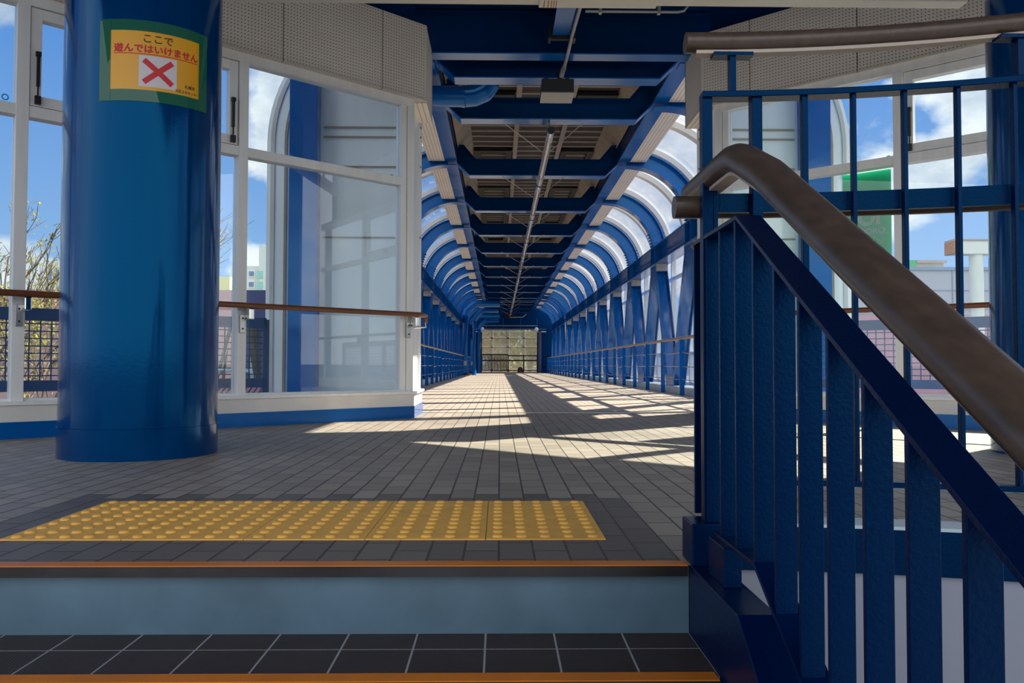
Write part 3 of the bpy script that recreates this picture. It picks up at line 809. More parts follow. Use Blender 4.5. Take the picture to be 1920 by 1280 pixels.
# ================================================================== the bridge
ZC0, HC = 2.505, 1.35                         # arch centre: height, half-distance from the axis
RIBS = [7.92] + [9.25 + 2.75 * k for k in range(10)] + [35.35, 36.15, 37.6, 40.35, 43.1]
NAMES = ['nearest the portal'] + ['%s from the portal' % ORD[i] for i in range(1, 20)]
def hx_(side, h): return AX + side * h
def arc(side, R, y, a0=0.0, a1=90.0, n=20):
    return [(hx_(side, HC + R * math.cos(math.radians(a0 + (a1 - a0) * i / n))), y, ZC0 + R * math.sin(math.radians(a0 + (a1 - a0) * i / n))) for i in range(n + 1)]

# ---- arch ribs
A0 = 6.5
for side in (-1, 1):
    sd = 'left' if side < 0 else 'right'
    first = None
    for k, y in enumerate(RIBS):
        lab = 'curved blue steel arch rib along the %s side of the bridge, %s' % (sd, NAMES[k])
        if first is not None:
            dup(first, (first.location.x, y, first.location.z), lab); continue
        R_ = thing('arch_rib', (hx_(side, 2.3), y, 2.62), lab, 'arch rib', 'arch ribs along the %s side' % sd)
        first = R_
        mb = MB()
        web_o, web_i = arc(side, 1.145, y, A0), arc(side, 0.94, y, A0)
        V = []
        for p, q in zip(web_i, web_o):
            for d in (-0.007, 0.007): V += [(p[0], p[1] + d, p[2]), (q[0], q[1] + d, q[2])]
        Fs = []
        for i in range(len(web_i) - 1):
            a, b = 4 * i, 4 * i + 4
            Fs += [(a, b, b + 1, a + 1), (a + 2, a + 3, b + 3, b + 2)]
        mb.add(V, Fs, True).build('web', 'blue', R_)
        up = None
        def flange(R, nm, w=0.2, th=0.014, extra=()):
            path = arc(side, R, y, A0) + list(extra)
            c = Vector((hx_(side, HC), y, ZC0))
            def upf(i):
                if i > 20: return (0, 0, 1)
                return tuple(Vector(path[i]) - c)
            MB().sweep(path, [(-w / 2, -th / 2), (w / 2, -th / 2), (w / 2, th / 2), (-w / 2, th / 2)], up=upf, smooth=True).build(nm, 'blue', R_)
        flange(0.935, 'inner_flange', extra=[(hx_(side, 1.22), y, ZC0 + 0.935)])
        flange(1.15, 'outer_flange')
        # bolted splice near the foot
        sp = MB(); c = (hx_(side, HC), y, ZC0)
        Ps = arc(side, 0.965, y, A0, 26, 5); Qs = arc(side, 1.12, y, A0, 26, 5)
        for d in (-0.016, 0.007):
            V = []
            for p, q in zip(Ps, Qs): V += [(p[0], y + d, p[2]), (q[0], y + d, q[2]), (p[0], y + d + 0.009, p[2]), (q[0], y + d + 0.009, q[2])]
            Fs = []
            for i in range(5):
                a, b = 4 * i, 4 * i + 4
                Fs += [(a, a + 1, b + 1, b), (a + 2, b + 2, b + 3, a + 3), (a, b, b + 2, a + 2), (a + 1, a + 3, b + 3, b + 1)]
            sp.add(V, Fs)
        bo = sp
        for an in (8.5, 12.5, 20, 24):
            for r in (0.995, 1.04, 1.09):
                x, z = hx_(side, HC + r * math.cos(math.radians(an))), ZC0 + r * math.sin(math.radians(an))
                for s_ in (-1, 1): bo.tube([(x, y + s_ * 0.012, z), (x, y + s_ * 0.034, z)], 0.0125, 8)
        for an in (9, 12.5, 16, 19.5, 23):
            ca, sa = math.cos(math.radians(an)), math.sin(math.radians(an))
            for s_ in (-0.06, 0.06):
                for r0, r1 in ((0.90, 0.93), (1.155, 1.185)):
                    bo.tube([(hx_(side, HC + r0 * ca), y + s_, ZC0 + r0 * sa), (hx_(side, HC + r1 * ca), y + s_, ZC0 + r1 * sa)], 0.0125, 8)
        bo.build('splice_plate', 'blue', R_)

# ---- cross beams under the roof
first = None
for k, y in enumerate(RIBS):
    lab = 'dark blue roof cross beam with haunched ends, %s' % NAMES[k]
    if first is not None:
        dup(first, (AX, y, 3.275), lab); continue
    X = thing('cross_beam', (AX, y, 3.275), lab, 'cross beam', 'roof cross beams of the bridge'); first = X
    zb_, zt_ = 3.285, 3.525
    lo = [(-1.21, 3.47), (-1.017, zb_), (1.017, zb_), (1.21, 3.47)]
    hi = [(-1.21, 3.735), (-1.11, 3.735), (-0.935, zt_), (0.935, zt_), (1.11, 3.735), (1.21, 3.735)]
    pl = [(AX + h, y - 0.006, z) for h, z in lo] + [(AX + h, y - 0.006, z) for h, z in reversed(hi)]
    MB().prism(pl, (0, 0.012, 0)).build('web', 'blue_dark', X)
    MB().sweep([(AX + h, y, z) for h, z in lo], [(-0.1, -0.007), (0.1, -0.007), (0.1, 0.007), (-0.1, 0.007)], smooth=False).build('bottom_flange', 'blue', X)
    MB().sweep([(AX + h, y, z) for h, z in hi], [(-0.1, -0.006), (0.1, -0.006), (0.1, 0.006), (-0.1, 0.006)], smooth=False).build('top_flange', 'blue_dark', X)

# ---- long roof beams, cream soffit strips
YB0, YB1 = 7.5, 44.6
for side in (-1, 1):
    sd = 'left' if side < 0 else 'right'
    T = thing('roof_beam', (hx_(side, 1.3), 26, 3.495), 'long blue roof beam along the %s edge of the bridge ceiling' % sd, 'beam')
    MB().box(*sorted((hx_(side, 1.21), hx_(side, 1.39))), YB0, YB1, 3.495, 3.51).build('bottom_flange', 'blue', T)
    MB().box(*sorted((hx_(side, 1.215), hx_(side, 1.235))), YB0, YB1, 3.51, 3.76).build('web', 'blue_dark', T)
    first = None
    for k in range(len(RIBS) - 1):
        a, b = RIBS[k] + 0.05, RIBS[k + 1] - 0.07
        x0, x1 = sorted((hx_(side, 1.39), hx_(side, 1.63)))
        o = MB().box(x0, x1, a, b, 3.498, 3.52).build('soffit_strip', 'cream_ribbed')
        tag(o, 'cream ribbed soffit strip beside the %s roof beam, in the bay %s' % (sd, NAMES[k].replace('nearest the portal', 'nearest the portal')), 'soffit strip', 'soffit strips along the %s roof beam' % sd)
    x0, x1 = sorted((hx_(side, 1.625), hx_(side, 1.64)))
    struct(MB().box(x0, x1, YB0, YB1, 3.51, 3.83).build('trim_%d' % (2 if side < 0 else 3), 'cream_trim'))

# ---- roof deck: dark corrugated ceiling with pale ribs
RF = MB().box(AX - 1.02, AX + 1.02, YB0, YB1, 4.045, 4.12).build('ceiling_bridge', 'deck_dark'); struct(RF)
rb = MB(); y = YB0 + 0.1
while y < YB1:
    rb.box(AX - 1.0, AX + 1.0, y, y + 0.045, 4.02, 4.045); y += 0.283
rb.build('ribbing', 'deck_rib', RF)
for h in (-0.315, 0.40):
    MB().box(AX + h - 0.035, AX + h + 0.035, YB0, YB1, 3.985, 4.02).build('tee_bar', 'deck_rib', RF)
for side in (-1, 1):
    p = [(hx_(side, 1.0), YB0, 4.05), (hx_(side, 1.19), YB0, 3.72), (hx_(side, 1.20), YB0, 3.72), (hx_(side, 1.02), YB0, 4.06)]
    MB().prism(p, (0, YB1 - YB0, 0)).build('side_slope', 'soffit_side', RF)
    p = [(hx_(side, 1.0), YB0, 4.08), (hx_(side, 1.72), YB0, 3.79), (hx_(side, 1.74), YB0, 3.83), (hx_(side, 1.0), YB0, 4.2)]
    MB().prism(p, (0, YB1 - YB0, 0)).build('roof_skirt', 'white_clad', RF)
first = None
for k in range(1, 11):
    for si, (h0, h1) in enumerate(((-0.99, -0.37), (0.45, 0.99))):
        y0 = RIBS[k] + 1.12; y1 = y0 + 1.3
        lab = 'black framed roof vent %s of the tube lights, bay %s' % (('left', 'right')[si], NAMES[k])
        V_ = MB()
        for s in ((h0, h0 + 0.10, y0, y1), (h1 - 0.10, h1, y0, y1), (h0 + 0.1, h1 - 0.1, y0, y0 + 0.1), (h0 + 0.1, h1 - 0.1, y1 - 0.1, y1)):
            V_.box(AX + s[0], AX + s[1], s[2], s[3], 3.975, 4.018)
        tag(V_.build('vent_frame', 'vent_black'), lab, 'vent', 'black vents in the bridge roof')

# ---- tube lights and their brace wires
first = None
LZ = 3.035
for k in range(13):
    y0 = 8.74 + 2.66 * k; L = 2.62
    lab = 'slim tube light hanging on the bridge centre line, %s' % NAMES[k]
    if first is not None:
        dup(first, (AX, y0, LZ), lab); continue
    T = thing('tube_light', (AX, y0, LZ), lab, 'tube light', 'tube lights on the bridge centre line'); first = T
    MB().tube([(AX, y0, LZ), (AX, y0 + 0.03, LZ)], 0.0415, 20).build('end_cap', 'black_box', T)
    MB().tube([(AX, y0 + 0.03, LZ), (AX, y0 + 0.16, LZ)], 0.041, 20).build('collar', 'chrome', T)
    MB().tube([(AX, y0 + 0.16, LZ), (AX, y0 + 0.42, LZ)], 0.0395, 20).build('near_sleeve', 'steel', T)
    MB().tube([(AX, y0 + L - 0.40, LZ), (AX, y0 + L, LZ)], 0.0395, 20).build('far_sleeve', 'steel', T)
    MB().tube([(AX, y0 + 0.42, LZ), (AX, y0 + L - 0.40, LZ)], 0.038, 20).build('clear_tube', 'acrylic', T)
    MB().tube([(AX, y0 + 0.40, LZ - 0.004), (AX, y0 + L - 0.38, LZ - 0.004)], 0.019, 14).build('lamp', 'lamp_tube', T)
    for s in (-1, 1):
        MB().box(AX + s * 0.034 - 0.004, AX + s * 0.034 + 0.004, y0 + 0.40, y0 + L - 0.38, LZ - 0.012, LZ + 0.02).build('reflector_strip', 'rail_pipe', T)
    MB().box(AX - 0.018, AX + 0.018, y0 + 0.46, y0 + 0.56, LZ + 0.03, 3.27).build('hanger', 'chrome', T)
    for h in (-0.52, 0.40):
        MB().tube([(AX + h, y0 + 0.51, 3.265), (AX + (0.03 if h > 0 else -0.03), y0 + 1.03, LZ + 0.02)], 0.0045, 6).build('brace_wire', 'steel', T)

# ---- trusses
NODES_T = [9.25 + 2.75 * k for k in range(10)]
for side in (-1, 1):
    sd = 'left' if side < 0 else 'right'
    for span, (ya, yb, tops) in enumerate(((7.5, 35.6, NODES_T), (35.95, 44.6, [37.6, 40.35, 43.1]))):
        T = thing('bridge_truss', (hx_(side, 2.39), (ya + yb) / 2, 0.05), 'blue steel truss along the %s side of the %s span' % (sd, ('near', 'far')[span]), 'truss')
        def X(a, b): return sorted((hx_(side, a), hx_(side, b)))
        ch = MB().box(*X(2.26, 2.52), ya, yb, 2.604, 2.622).build('top_chord', 'blue', T)
        MB().box(*X(2.40, 2.42), ya, yb, 2.30, 2.61).build('chord_web', 'blue', ch)
        MB().box(*X(2.26, 2.52), ya, yb, 2.288, 2.304).build('chord_bottom_flange', 'blue', ch)
        MB().box(*X(2.375, 2.40), ya, yb, 2.445, 2.465).build('chord_ledge', 'blue', ch)
        MB().box(*X(2.29, 2.49), ya, yb, -0.18, 0.06).build('bottom_chord', 'blue', T)
        for yt in tops:
            for dy in (-0.17, 0.17):
                MB().box(*X(2.27, 2.40), yt + dy - 0.007, yt + dy + 0.007, 2.304, 2.604).build('stiffener', 'blue', ch)
            for dr in (-1, 1):
                yb_ = yt + dr * 1.375
                if yb_ < ya - 0.2 or yb_ > yb + 0.2: continue
                p0, p1 = (hx_(side, 2.39), yt + dr * 0.13, 2.30), (hx_(side, 2.39), yb_ - dr * 0.13, 0.02)
                mb = MB().bar(p0, p1, 0.17, 0.012, up=(0, 1, 0))
                d_ = MB()
                # I section: web across the bridge side to side, two flanges running fore and aft
                P0, P1 = Vector(p0), Vector(p1); t_ = (P1 - P0).normalized(); aX = Vector((1, 0, 0)); b_ = t_.cross(aX).normalized()
                def plate(ca, cb, wa, wb):
                    V = []
                    for c in (P0, P1):
                        o = c + aX * ca + b_ * cb
                        V += [o - aX * wa - b_ * wb, o + aX * wa - b_ * wb, o + aX * wa + b_ * wb, o - aX * wa + b_ * wb]
                    d_.add(V, [(0, 3, 2, 1), (4, 5, 6, 7), (0, 1, 5, 4), (1, 2, 6, 5), (2, 3, 7, 6), (3, 0, 4, 7)])
                plate(0, 0, 0.09, 0.008); plate(-0.095, 0, 0.007, 0.085); plate(0.095, 0, 0.007, 0.085)
                d_.build('diagonal', 'blue_gloss', T)
            # gusset at the top node, triangular plate at the foot nodes
            for h in (2.292, 2.488):
                MB().prism([(hx_(side, h) - 0.006, yt - 0.30, 2.29), (hx_(side, h) - 0.006, yt + 0.30, 2.29), (hx_(side, h) - 0.006, yt + 0.20, 1.96), (hx_(side, h) - 0.006, yt, 1.80), (hx_(side, h) - 0.006, yt - 0.20, 1.96)], (0.012, 0, 0)).build('gusset_plate', 'blue', T)
            yf = yt + 1.375
            if yf < yb + 0.1:
                x = hx_(side, 2.292) - 0.006
                MB().prism([(x, yf - 0.36, 0.04), (x, yf + 0.36, 0.04), (x, yf + 0.22, 0.30), (x, yf - 0.22, 0.30)], (0.012, 0, 0)).build('gusset_plate', 'blue', T)
# ---- boxes for gusset stubs under the top chords, sunlight put into their grey
for side in (-1, 1):
    sd = 'left' if side < 0 else 'right'
    first = None
    for k, y in enumerate(NODES_T):
        lab = 'small grey box under the %s truss chord, %s' % (sd, NAMES[k])
        if first is not None:
            dup(first, (first.location.x, y - 0.33, first.location.z), lab); continue
        B_ = thing('sunlit_stub', (hx_(side, 2.37), y - 0.33, 2.17), lab, 'gusset stub', 'grey boxes under the %s truss chord' % sd); first = B_
        x0, x1 = sorted((hx_(side, 2.28), hx_(side, 2.46)))
        MB().box(x0, x1, y - 0.38, y - 0.28, 2.15, 2.288).build('body', 'grey_box', B_, bevel=0.006)
        MB().tube([(x0 if side > 0 else x1, y - 0.30, 2.20), (hx_(side, 2.36), y - 0.2, 2.21), (hx_(side, 2.40), y - 0.12, 2.29)], 0.012, 8).build('cable', 'dark_metal', B_)

# ---- kerb strips, rails along the bridge
for side in (-1, 1):
    sd = 'left' if side < 0 else 'right'
    x0, x1 = sorted((hx_(side, 2.2), hx_(side, 2.75)))
    struct(MB().box(x0, x1, 7.5, 45.0, -0.2, 0.115).build('baseboard_bridge_%s' % sd, 'kerb_top'))
    H = thing('bridge_handrail', (hx_(side, 2.12), 26, 0), 'blue post and wire railing with brown tube along the %s side of the bridge' % sd, 'railing')
    RX = 2.13
    MB().tube([(hx_(side, RX), 7.52, 0.845), (hx_(side, RX), 45.2, 0.845)], 0.024, 14).build('rail_tube', 'rail_pipe', H)
    y = 7.9 if side > 0 else 7.75; i = 0
    ys = []
    y = 11.78 - 1.375 * 2
    while y < 45:
        ys.append(y); y += 1.375
    for y in ys:
        MB().box(*sorted((hx_(side, RX - 0.035), hx_(side, RX + 0.035))), y - 0.008, y + 0.008, -0.01, 0.825).build('post', 'blue', H)
    rnd = random.Random(5 + side)
    for z in (0.64, 0.43, 0.235):
        pts = []; yy = [7.52] + ys
        for j in range(len(yy) - 1):
            sag = rnd.choice([0.0, 0.004, 0.012, 0.03]) if j > 0 else (0.012 if z > 0.6 else 0.03)
            for q in range(6):
                f = q / 6
                pts.append((hx_(side, RX - 0.0), yy[j] + (yy[j + 1] - yy[j]) * f, z - sag * 4 * f * (1 - f)))
        pts.append((hx_(side, RX), yy[-1], z))
        MB().tube(pts, 0.007, 6).build('wire', 'steel', H)

# ---- glazing of the vault and of the side walls
wn = 3
for side in (-1, 1):
    sd = 'left' if side < 0 else 'right'
    W = bpy.data.objects.new('window_%d' % wn, None); COL.objects.link(W); W.location = (hx_(side, 2.6), 26, 2.6); struct(W); wn += 1
    a = arc(side, 1.30, 7.5, 0, 77.5, 18); b = arc(side, 1.315, 7.5, 0, 77.5, 18)
    V = []; Fs = []
    for p, q in zip(a, b): V += [p, (p[0], 44.6, p[2]), q, (q[0], 44.6, q[2])]
    for i in range(18):
        c, d = 4 * i, 4 * i + 4
        Fs += [(c, c + 1, d + 1, d), (c + 2, d + 2, d + 3, c + 3)]
    MB().add(V, Fs, True).build('vault_pane', 'vault_glass', W)
    y = 9.25 - 0.6875 * 2 - 0.02
    ybs = []
    k = 0
    while True:
        yq = 9.33 - 1.375 + 1.375 * k
        if yq > 44.5: break
        if yq > 7.5: ybs.append(yq)
        k += 1
    for yq in ybs:
        g = arc(side, 1.25, yq, -2, 78, 18)
        c = Vector((hx_(side, HC), yq, ZC0))
        def upf(i): return tuple(Vector(g[i]) - c)
        MB().sweep(g, [(-0.07, -0.035), (-0.005, -0.035), (-0.005, -0.025), (0.005, -0.025), (0.005, -0.035), (0.07, -0.035), (0.07, 0.045), (-0.07, 0.045)], up=upf, smooth=True).build('glazing_bar', 'glazing_bar', W)
    W2 = bpy.data.objects.new('window_%d' % wn, None); COL.objects.link(W2); W2.location = (hx_(side, 2.66), 26, 0.1); struct(W2); wn += 1
    xg = hx_(side, 2.66)
    MB().box(xg - 0.003, xg + 0.003, 7.5, 44.6, 0.66, 2.5).build('pane', 'vault_glass', W2)
    MB().box(xg - 0.003, xg + 0.003, 7.5, 44.6, 0.12, 0.62).build('frosted_panel', 'frosted', W2)
    for z in (0.115, 0.62, 2.02, 2.50):
        MB().box(xg - 0.03, xg + 0.03, 7.5, 44.6, z, z + 0.05).build('transom', 'white_frame', W2)
    k = 0
    while 7.875 + 1.375 * k < 44.6:
        yq = 7.875 + 1.375 * k
        MB().box(xg - 0.04, xg + 0.04, yq - 0.035, yq + 0.035, 0.115, 2.56).build('mullion', 'white_frame', W2); k += 1
    x0, x1 = sorted((hx_(side, 2.5), hx_(side, 2.70)))
    struct(MB().box(x0, x1, 7.5, 44.6, 2.50, 2.53).build('trim_%d' % (4 if side < 0 else 5), 'white_clad'))

# ---- end walls of the tube facing the landing
for side in (-1, 1):
    sd = 'left' if side < 0 else 'right'
    out = [(hx_(side, 1.30), 7.44, 0.0), (hx_(side, 2.735), 7.44, 0.0)] + [(p[0], 7.44, p[2]) for p in arc(side, 1.385, 7.44, 0, 90, 20)] + [(hx_(side, 1.30), 7.44, ZC0 + 1.385)]
    E_ = MB().prism(out, (0, 0.05, 0)).build('wall_tube_end_%s' % sd, 'white_clad'); struct(E_)
    for r in (1.33,):
        p = arc(side, r, 7.432, 0, 90, 20)
        MB().sweep([(hx_(side, HC + r), 7.434, 0.0)] + p, [(-0.018, -0.006), (0.018, -0.006), (0.018, 0.006), (-0.018, 0.006)], up=(0, 1, 0), smooth=True).build('edge_bead', 'glazing_bar', E_)
        p = arc(side, 1.21, 7.432, 0, 90, 20)
        MB().sweep([(hx_(side, HC + 1.21), 7.434, 0.0)] + p, [(-0.012, -0.006), (0.012, -0.006), (0.012, 0.006), (-0.012, 0.006)], up=(0, 1, 0), smooth=True).build('edge_bead', 'soffit_side', E_)
    for z in (2.65, 2.56, 2.28):
        MB().box(*sorted((hx_(side, 1.30), hx_(side, 2.21))), 7.430, 7.44, z, z + 0.018).build('panel_joint', 'soffit_side', E_)
    MB().box(*sorted((hx_(side, 1.30), hx_(side, 2.21))), 7.430, 7.44, 1.62, 1.635).build('panel_joint', 'soffit_side', E_)
    tag(MB().box(*sorted((hx_(side, 2.235), hx_(side, 2.49))), 7.28, 7.432, -4.9, 3.26).build('end_post', 'blue', bevel=0.004), 'tall blue post on the white tube end seen through the %s glass' % sd, 'post')
    tag(MB().box(*sorted((hx_(side, 2.235), hx_(side, 2.49))), 7.7, 44.5, -0.9, -0.2).build('bridge_girder', 'blue'), 'blue girder carrying the %s edge of the bridge floor' % sd, 'girder')

# ---- drain pipes far along on the left
for k, y in enumerate((35.0, 43.4)):
    zz = 2.30 + 0.1 * k
    p = thing('drain_pipe', (AX - 2.05, y, 0), 'upright blue drain pipe bending under the roof on the far left, %s' % ('nearer one' if k == 0 else 'farther one'), 'pipe')
    MB().tube([(AX - 2.05, y, 0.0), (AX - 2.05, y, 2.62), (AX - 2.0, y, 2.82), (AX - 1.72, y, 3.06), (AX - 1.58, y, 3.12), (AX - 0.55, y, 3.12)], 0.15, 20).build('pipe_run', 'blue', p)
    MB().tube([(AX - 1.68, y + 0.55, 0.0), (AX - 1.68, y + 0.55, 2.40), (AX - 1.60, y + 0.55, 2.62), (AX - 1.3, y + 0.55, 2.86), (AX - 0.6, y + 0.55, 2.86)], 0.10, 16).build('second_pipe', 'blue', p)
    MB().box(AX - 2.11, AX - 1.99, y - 0.19, y - 0.145, 0.42, 0.62).build('access_cover', 'grey_box', p)
    MB().tube([(AX - 2.05, y, 0.0), (AX - 2.05, y, 0.09)], 0.18, 20).build('foot_collar', 'dark_metal', p)

# ---- far portal
FY = 45.0
G = thing('far_portal_girder', (AX, FY, 2.3), 'dark girder panel over the far end of the bridge', 'girder')
MB().box(AX - 1.55, AX + 1.55, FY, FY + 0.1, 2.42, 4.3).build('panel', 'blue_dark', G)
for h in (-1.3, -0.35, 0.62, 1.55):
    MB().box(AX + h - 0.02, AX + h + 0.02, FY - 0.02, FY, 2.42, 3.1).build('panel_rib', 'blue', G)
MB().box(AX - 1.55, AX + 1.55, FY - 0.05, FY, 2.64, 2.67).build('ledge', 'steel', G)
for side in (-1, 1):
    sd = 'left' if side < 0 else 'right'
    struct(MB().box(*sorted((hx_(side, 1.55), hx_(side, 2.75))), FY, FY + 0.15, -0.1, 4.3).build('wall_far_%s' % sd, 'blue_dark'))
    tag(MB().cyl((hx_(side, 1.70), FY - 0.25), 0.085, 0.0, 2.35, 20).build('standpipe', 'blue_mesh' if side < 0 else 'dusk_pipe'), 'thin upright pipe by the %s edge of the far portal' % sd, 'pipe')
T = thing('curtain_track', (AX, FY - 0.2, 2.3), 'white track bar across the far portal', 'track')
MB().box(AX - 2.0, AX + 2.05, FY - 0.24, FY - 0.18, 2.285, 2.335).build('bar', 'white_frame', T)
MB().box(AX - 2.0, AX + 2.05, FY - 0.13, FY - 0.10, 2.44, 2.47).build('upper_bar', 'conduit', T)
for k, h in enumerate((-1.52, 1.5)):
    S = thing('spotlight', (AX + h, FY - 0.35, 2.33), 'small grey spotlight on the %s end of the far track bar' % ('left', 'right')[k], 'spotlight')
    MB().lathe((AX + h, FY - 0.35), [(0.0, 2.34), (0.09, 2.36), (0.12, 2.43), (0.10, 2.50), (0.05, 2.55), (0.0, 2.56)], 18).build('body', 'white_clad', S)
    MB().box(AX + h - 0.02, AX + h + 0.02, FY - 0.36, FY - 0.12, 2.50, 2.56).build('bracket', 'dark_metal', S)
T = thing('ceiling_bracket', (AX, 44.2, 3.0), 'dark bracket with rod at the far end of the tube lights', 'bracket')
MB().box(AX - 0.3, AX + 0.3, 44.9, 44.998, 3.1, 3.3).build('plate', 'dark_metal', T)
MB().tube([(AX, 44.88, 3.12), (AX + 0.75, 44.88, 3.14), (AX + 0.95, 44.88, 3.32)], 0.03, 8).build('rod', 'steel', T)

# the far landing: ceiling, glazed wall, guard rail
struct(MB().box(AX - 4.5, AX + 4.5, 45.2, 54.4, 4.3, 4.45).build('ceiling_far', 'blue_dark'))
W = bpy.data.objects.new('window_7', None); COL.objects.link(W); W.location = (AX, 54, 0); struct(W)
for h in (-3.22, -2.15, -1.07, 0.03, 1.09, 2.16, 3.25):
    MB().box(AX - 0.02 + h - 0.075, AX - 0.02 + h + 0.075, 54.0, 54.08, 0.05, 4.3).build('mullion', 'white_frame', W)
for z, d in ((0.05, 0.1), (1.62, 0.06), (2.22, 0.07), (2.9, 0.06)):
    MB().box(AX - 4.5, AX + 4.5, 54.0, 54.08, z, z + d).build('transom', 'white_frame', W)
MB().box(AX - 4.5, AX + 4.5, 54.035, 54.045, 0.1, 4.3).build('pane', 'hazed_glass', W)
for side in (-1, 1):
    struct(MB().box(*sorted((hx_(side, 4.4), hx_(side, 4.5))), 45.2, 54.2, 0.0, 4.3).build('wall_far_landing_%s' % ('left' if side < 0 else 'right'), 'white_clad'))
G = thing('far_guard_rail', (AX - 0.7, 50, 0), 'dark barred guard rail in front of the far windows', 'guard rail')
gy = 50.0
MB().box(AX - 1.95, AX - 0.02, gy, gy + 0.06, 1.04, 1.13).build('top_rail', 'black_rail', G)
MB().box(AX - 1.95, AX + 2.0, gy - 0.05, gy - 0.01, 0.68, 0.77).build('middle_rail', 'black_rail', G)
MB().box(AX - 0.02, AX + 2.0, gy, gy + 0.05, 0.99, 1.06).build('right_rail', 'black_rail', G)
MB().box(AX - 1.95, AX + 2.0, gy, gy + 0.05, 0.08, 0.12).build('bottom_rail', 'black_rail', G)
for i in range(19):
    h = -1.72 + 0.094 * i
    MB().box(AX + h - 0.026, AX + h + 0.026, gy + 0.01, gy + 0.04, 0.1, 1.0).build('bar', 'black_rail', G)
for h in (-1.9, -1.06, -0.02, 0.95, 1.8):
    MB().box(AX + h - 0.035, AX + h + 0.035, gy, gy + 0.06, 0.0, 1.08).build('post', 'black_rail', G)
tag(MB().lathe((1.27, 48.6), [(0.0, 0.0), (0.17, 0.0), (0.175, 0.12), (0.14, 0.26), (0.06, 0.32), (0.0, 0.33)], 18).build('flower_bag', 'maroon'), 'small dark red rounded bundle on the floor by the far windows', 'bundle')
tag(MB().box(AX - 1.66, AX - 1.60, 44.9, 45.0, 1.35, 1.75).build('switch_plate', 'cream_trim'), 'small cream plate on the wall left of the far portal', 'plate')

# ================================================================== outside
GZ = -5.0
struct(MB().box(-260, 260, -60, 420, GZ - 0.3, GZ).build('ground', 'asphalt'))

def mesh_fence(C, D, N, off, s0, s1, z0, z1, label):
    Fc = thing('mesh_fence', C + D * ((s0 + s1) / 2) + N * off + Vector((0, 0, z0)), label, 'fence')
    P = lambda s, z: tuple(C + D * s + N * off + Vector((0, 0, z)))
    MB().bar(P(s0, z1 - 0.03), P(s1, z1 - 0.03), 0.05, 0.085).build('top_rail', 'blue_mesh', Fc)
    MB().bar(P(s0, z0 + 0.03), P(s1, z0 + 0.03), 0.05, 0.075).build('bottom_rail', 'blue_mesh', Fc)
    n = int((s1 - s0) / 0.068); g = MB()
    for i in range(n + 1):
        s = s0 + (s1 - s0) * i / n; g.bar(P(s, z0 + 0.05), P(s, z1 - 0.06), 0.008, 0.008, up=tuple(D))
    z = z0 + 0.10
    while z < z1 - 0.07:
        g.bar(P(s0, z), P(s1, z), 0.008, 0.008); z += 0.051
    g.build('grid', 'blue_mesh', Fc)
    m = int((s1 - s0) / 1.4)
    for i in range(m + 1):
        s = s0 + (s1 - s0) * i / m
        MB().bar(P(s, GZ * 0 - 0.4), P(s, z1), 0.05, 0.05, up=tuple(D)).build('post', 'blue_mesh', Fc)
def s_off(u, C, D, N, off):
    r = (u - VPX) / F_PX; Q = C + N * off
    return (r * Q.y - Q.x) / (D.x - r * D.y)
mesh_fence(CL, DL, NL, 0.75, s_off(499, CL, DL, NL, 0.75), 5.2, 0.265, 0.815, 'blue wire mesh fence outside the left glazed wall')
mesh_fence(CR, DR, NR, 0.75, 0.55, 5.2, 0.265, 0.815, 'blue wire mesh fence outside the right glazed wall')
for side, C, D, N in ((-1, CL, DL, NL), (1, CR, DR, NR)):
    q = [C + D * -0.2 + N * 0.12, C + D * 5.4 + N * 0.12, C + D * 5.4 + N * 0.85, C + D * -0.2 + N * 0.85]
    if side < 0: q = [q[1], q[0], q[3], q[2]]
    struct(MB().hexa([(v.x, v.y, -0.35) for v in q] + [(v.x, v.y, -0.05) for v in q]).build('trim_ledge_%s' % ('left' if side < 0 else 'right'), 'kerb_top'))

def building(x0, x1, y0, y1, z1, mat, label, name='building', wins=None, wmat='window_dark', frame=None):
    B_ = thing(name, ((x0 + x1) / 2, (y0 + y1) / 2, GZ), label, 'building')
    MB().box(x0, x1, y0, y1, GZ, z1).build('walls', mat, B_)
    for (wx0, wx1, wz0, wz1) in wins or []:
        f = MB().box(wx0 - 0.08, wx1 + 0.08, y0 - 0.06, y0, wz0 - 0.08, wz1 + 0.08).build('window', frame or 'white_frame', B_)
        MB().box(wx0, wx1, y0 - 0.09, y0 - 0.055, wz0, wz1).build('pane', wmat, f)
    return B_
def at(u, v, y): return ((u - VPX) / F_PX * y, EYE + (VPY - v) / F_PX * y)

# left: pink building behind the tree, navy block, cream flats
x1, zt_ = at(447, 545, 16)
building(-30, x1, 16, 16.5, zt_, 'pink_wall', 'long low pink building behind the left trees')
x0, zn = at(436, 545, 24.5); x1, _ = at(620, 545, 24.5)
building(x0, x1, 24.5, 34, zn, 'navy_wall', 'low navy block below the cream flats')
yb = 62.0
x0, zt_ = at(433, 500, yb); x1, _ = at(640, 500, yb)
ww = []
for u0 in (441, 468, 478 + 16, 520, 548, 576):
    for v0 in (510, 530):
        a, zz = at(u0, v0, yb); b, z2 = at(u0 + 9, v0 + 9, yb); ww.append((a, b, z2, zz))
Bc = building(x0, x1, yb, yb + 14, zt_, 'cream_wall', 'cream apartment block seen left of the white tube end', wins=ww)
tx0, tz = at(488, 462, yb); tx1, _ = at(520, 462, yb)
MB().box(tx0, tx1, yb - 0.3, yb + 6, GZ, tz).build('stair_tower', 'cream_wall', Bc)
for u0, u1 in ((485, 495),):
    for v0 in (510, 530):
        a, zz = at(u0, v0, yb); b, z2 = at(u1, v0 + 14, yb)
        MB().box(a, b, yb - 0.35, yb - 0.28, z2, zz).build('balcony', 'mint_wall', Bc)
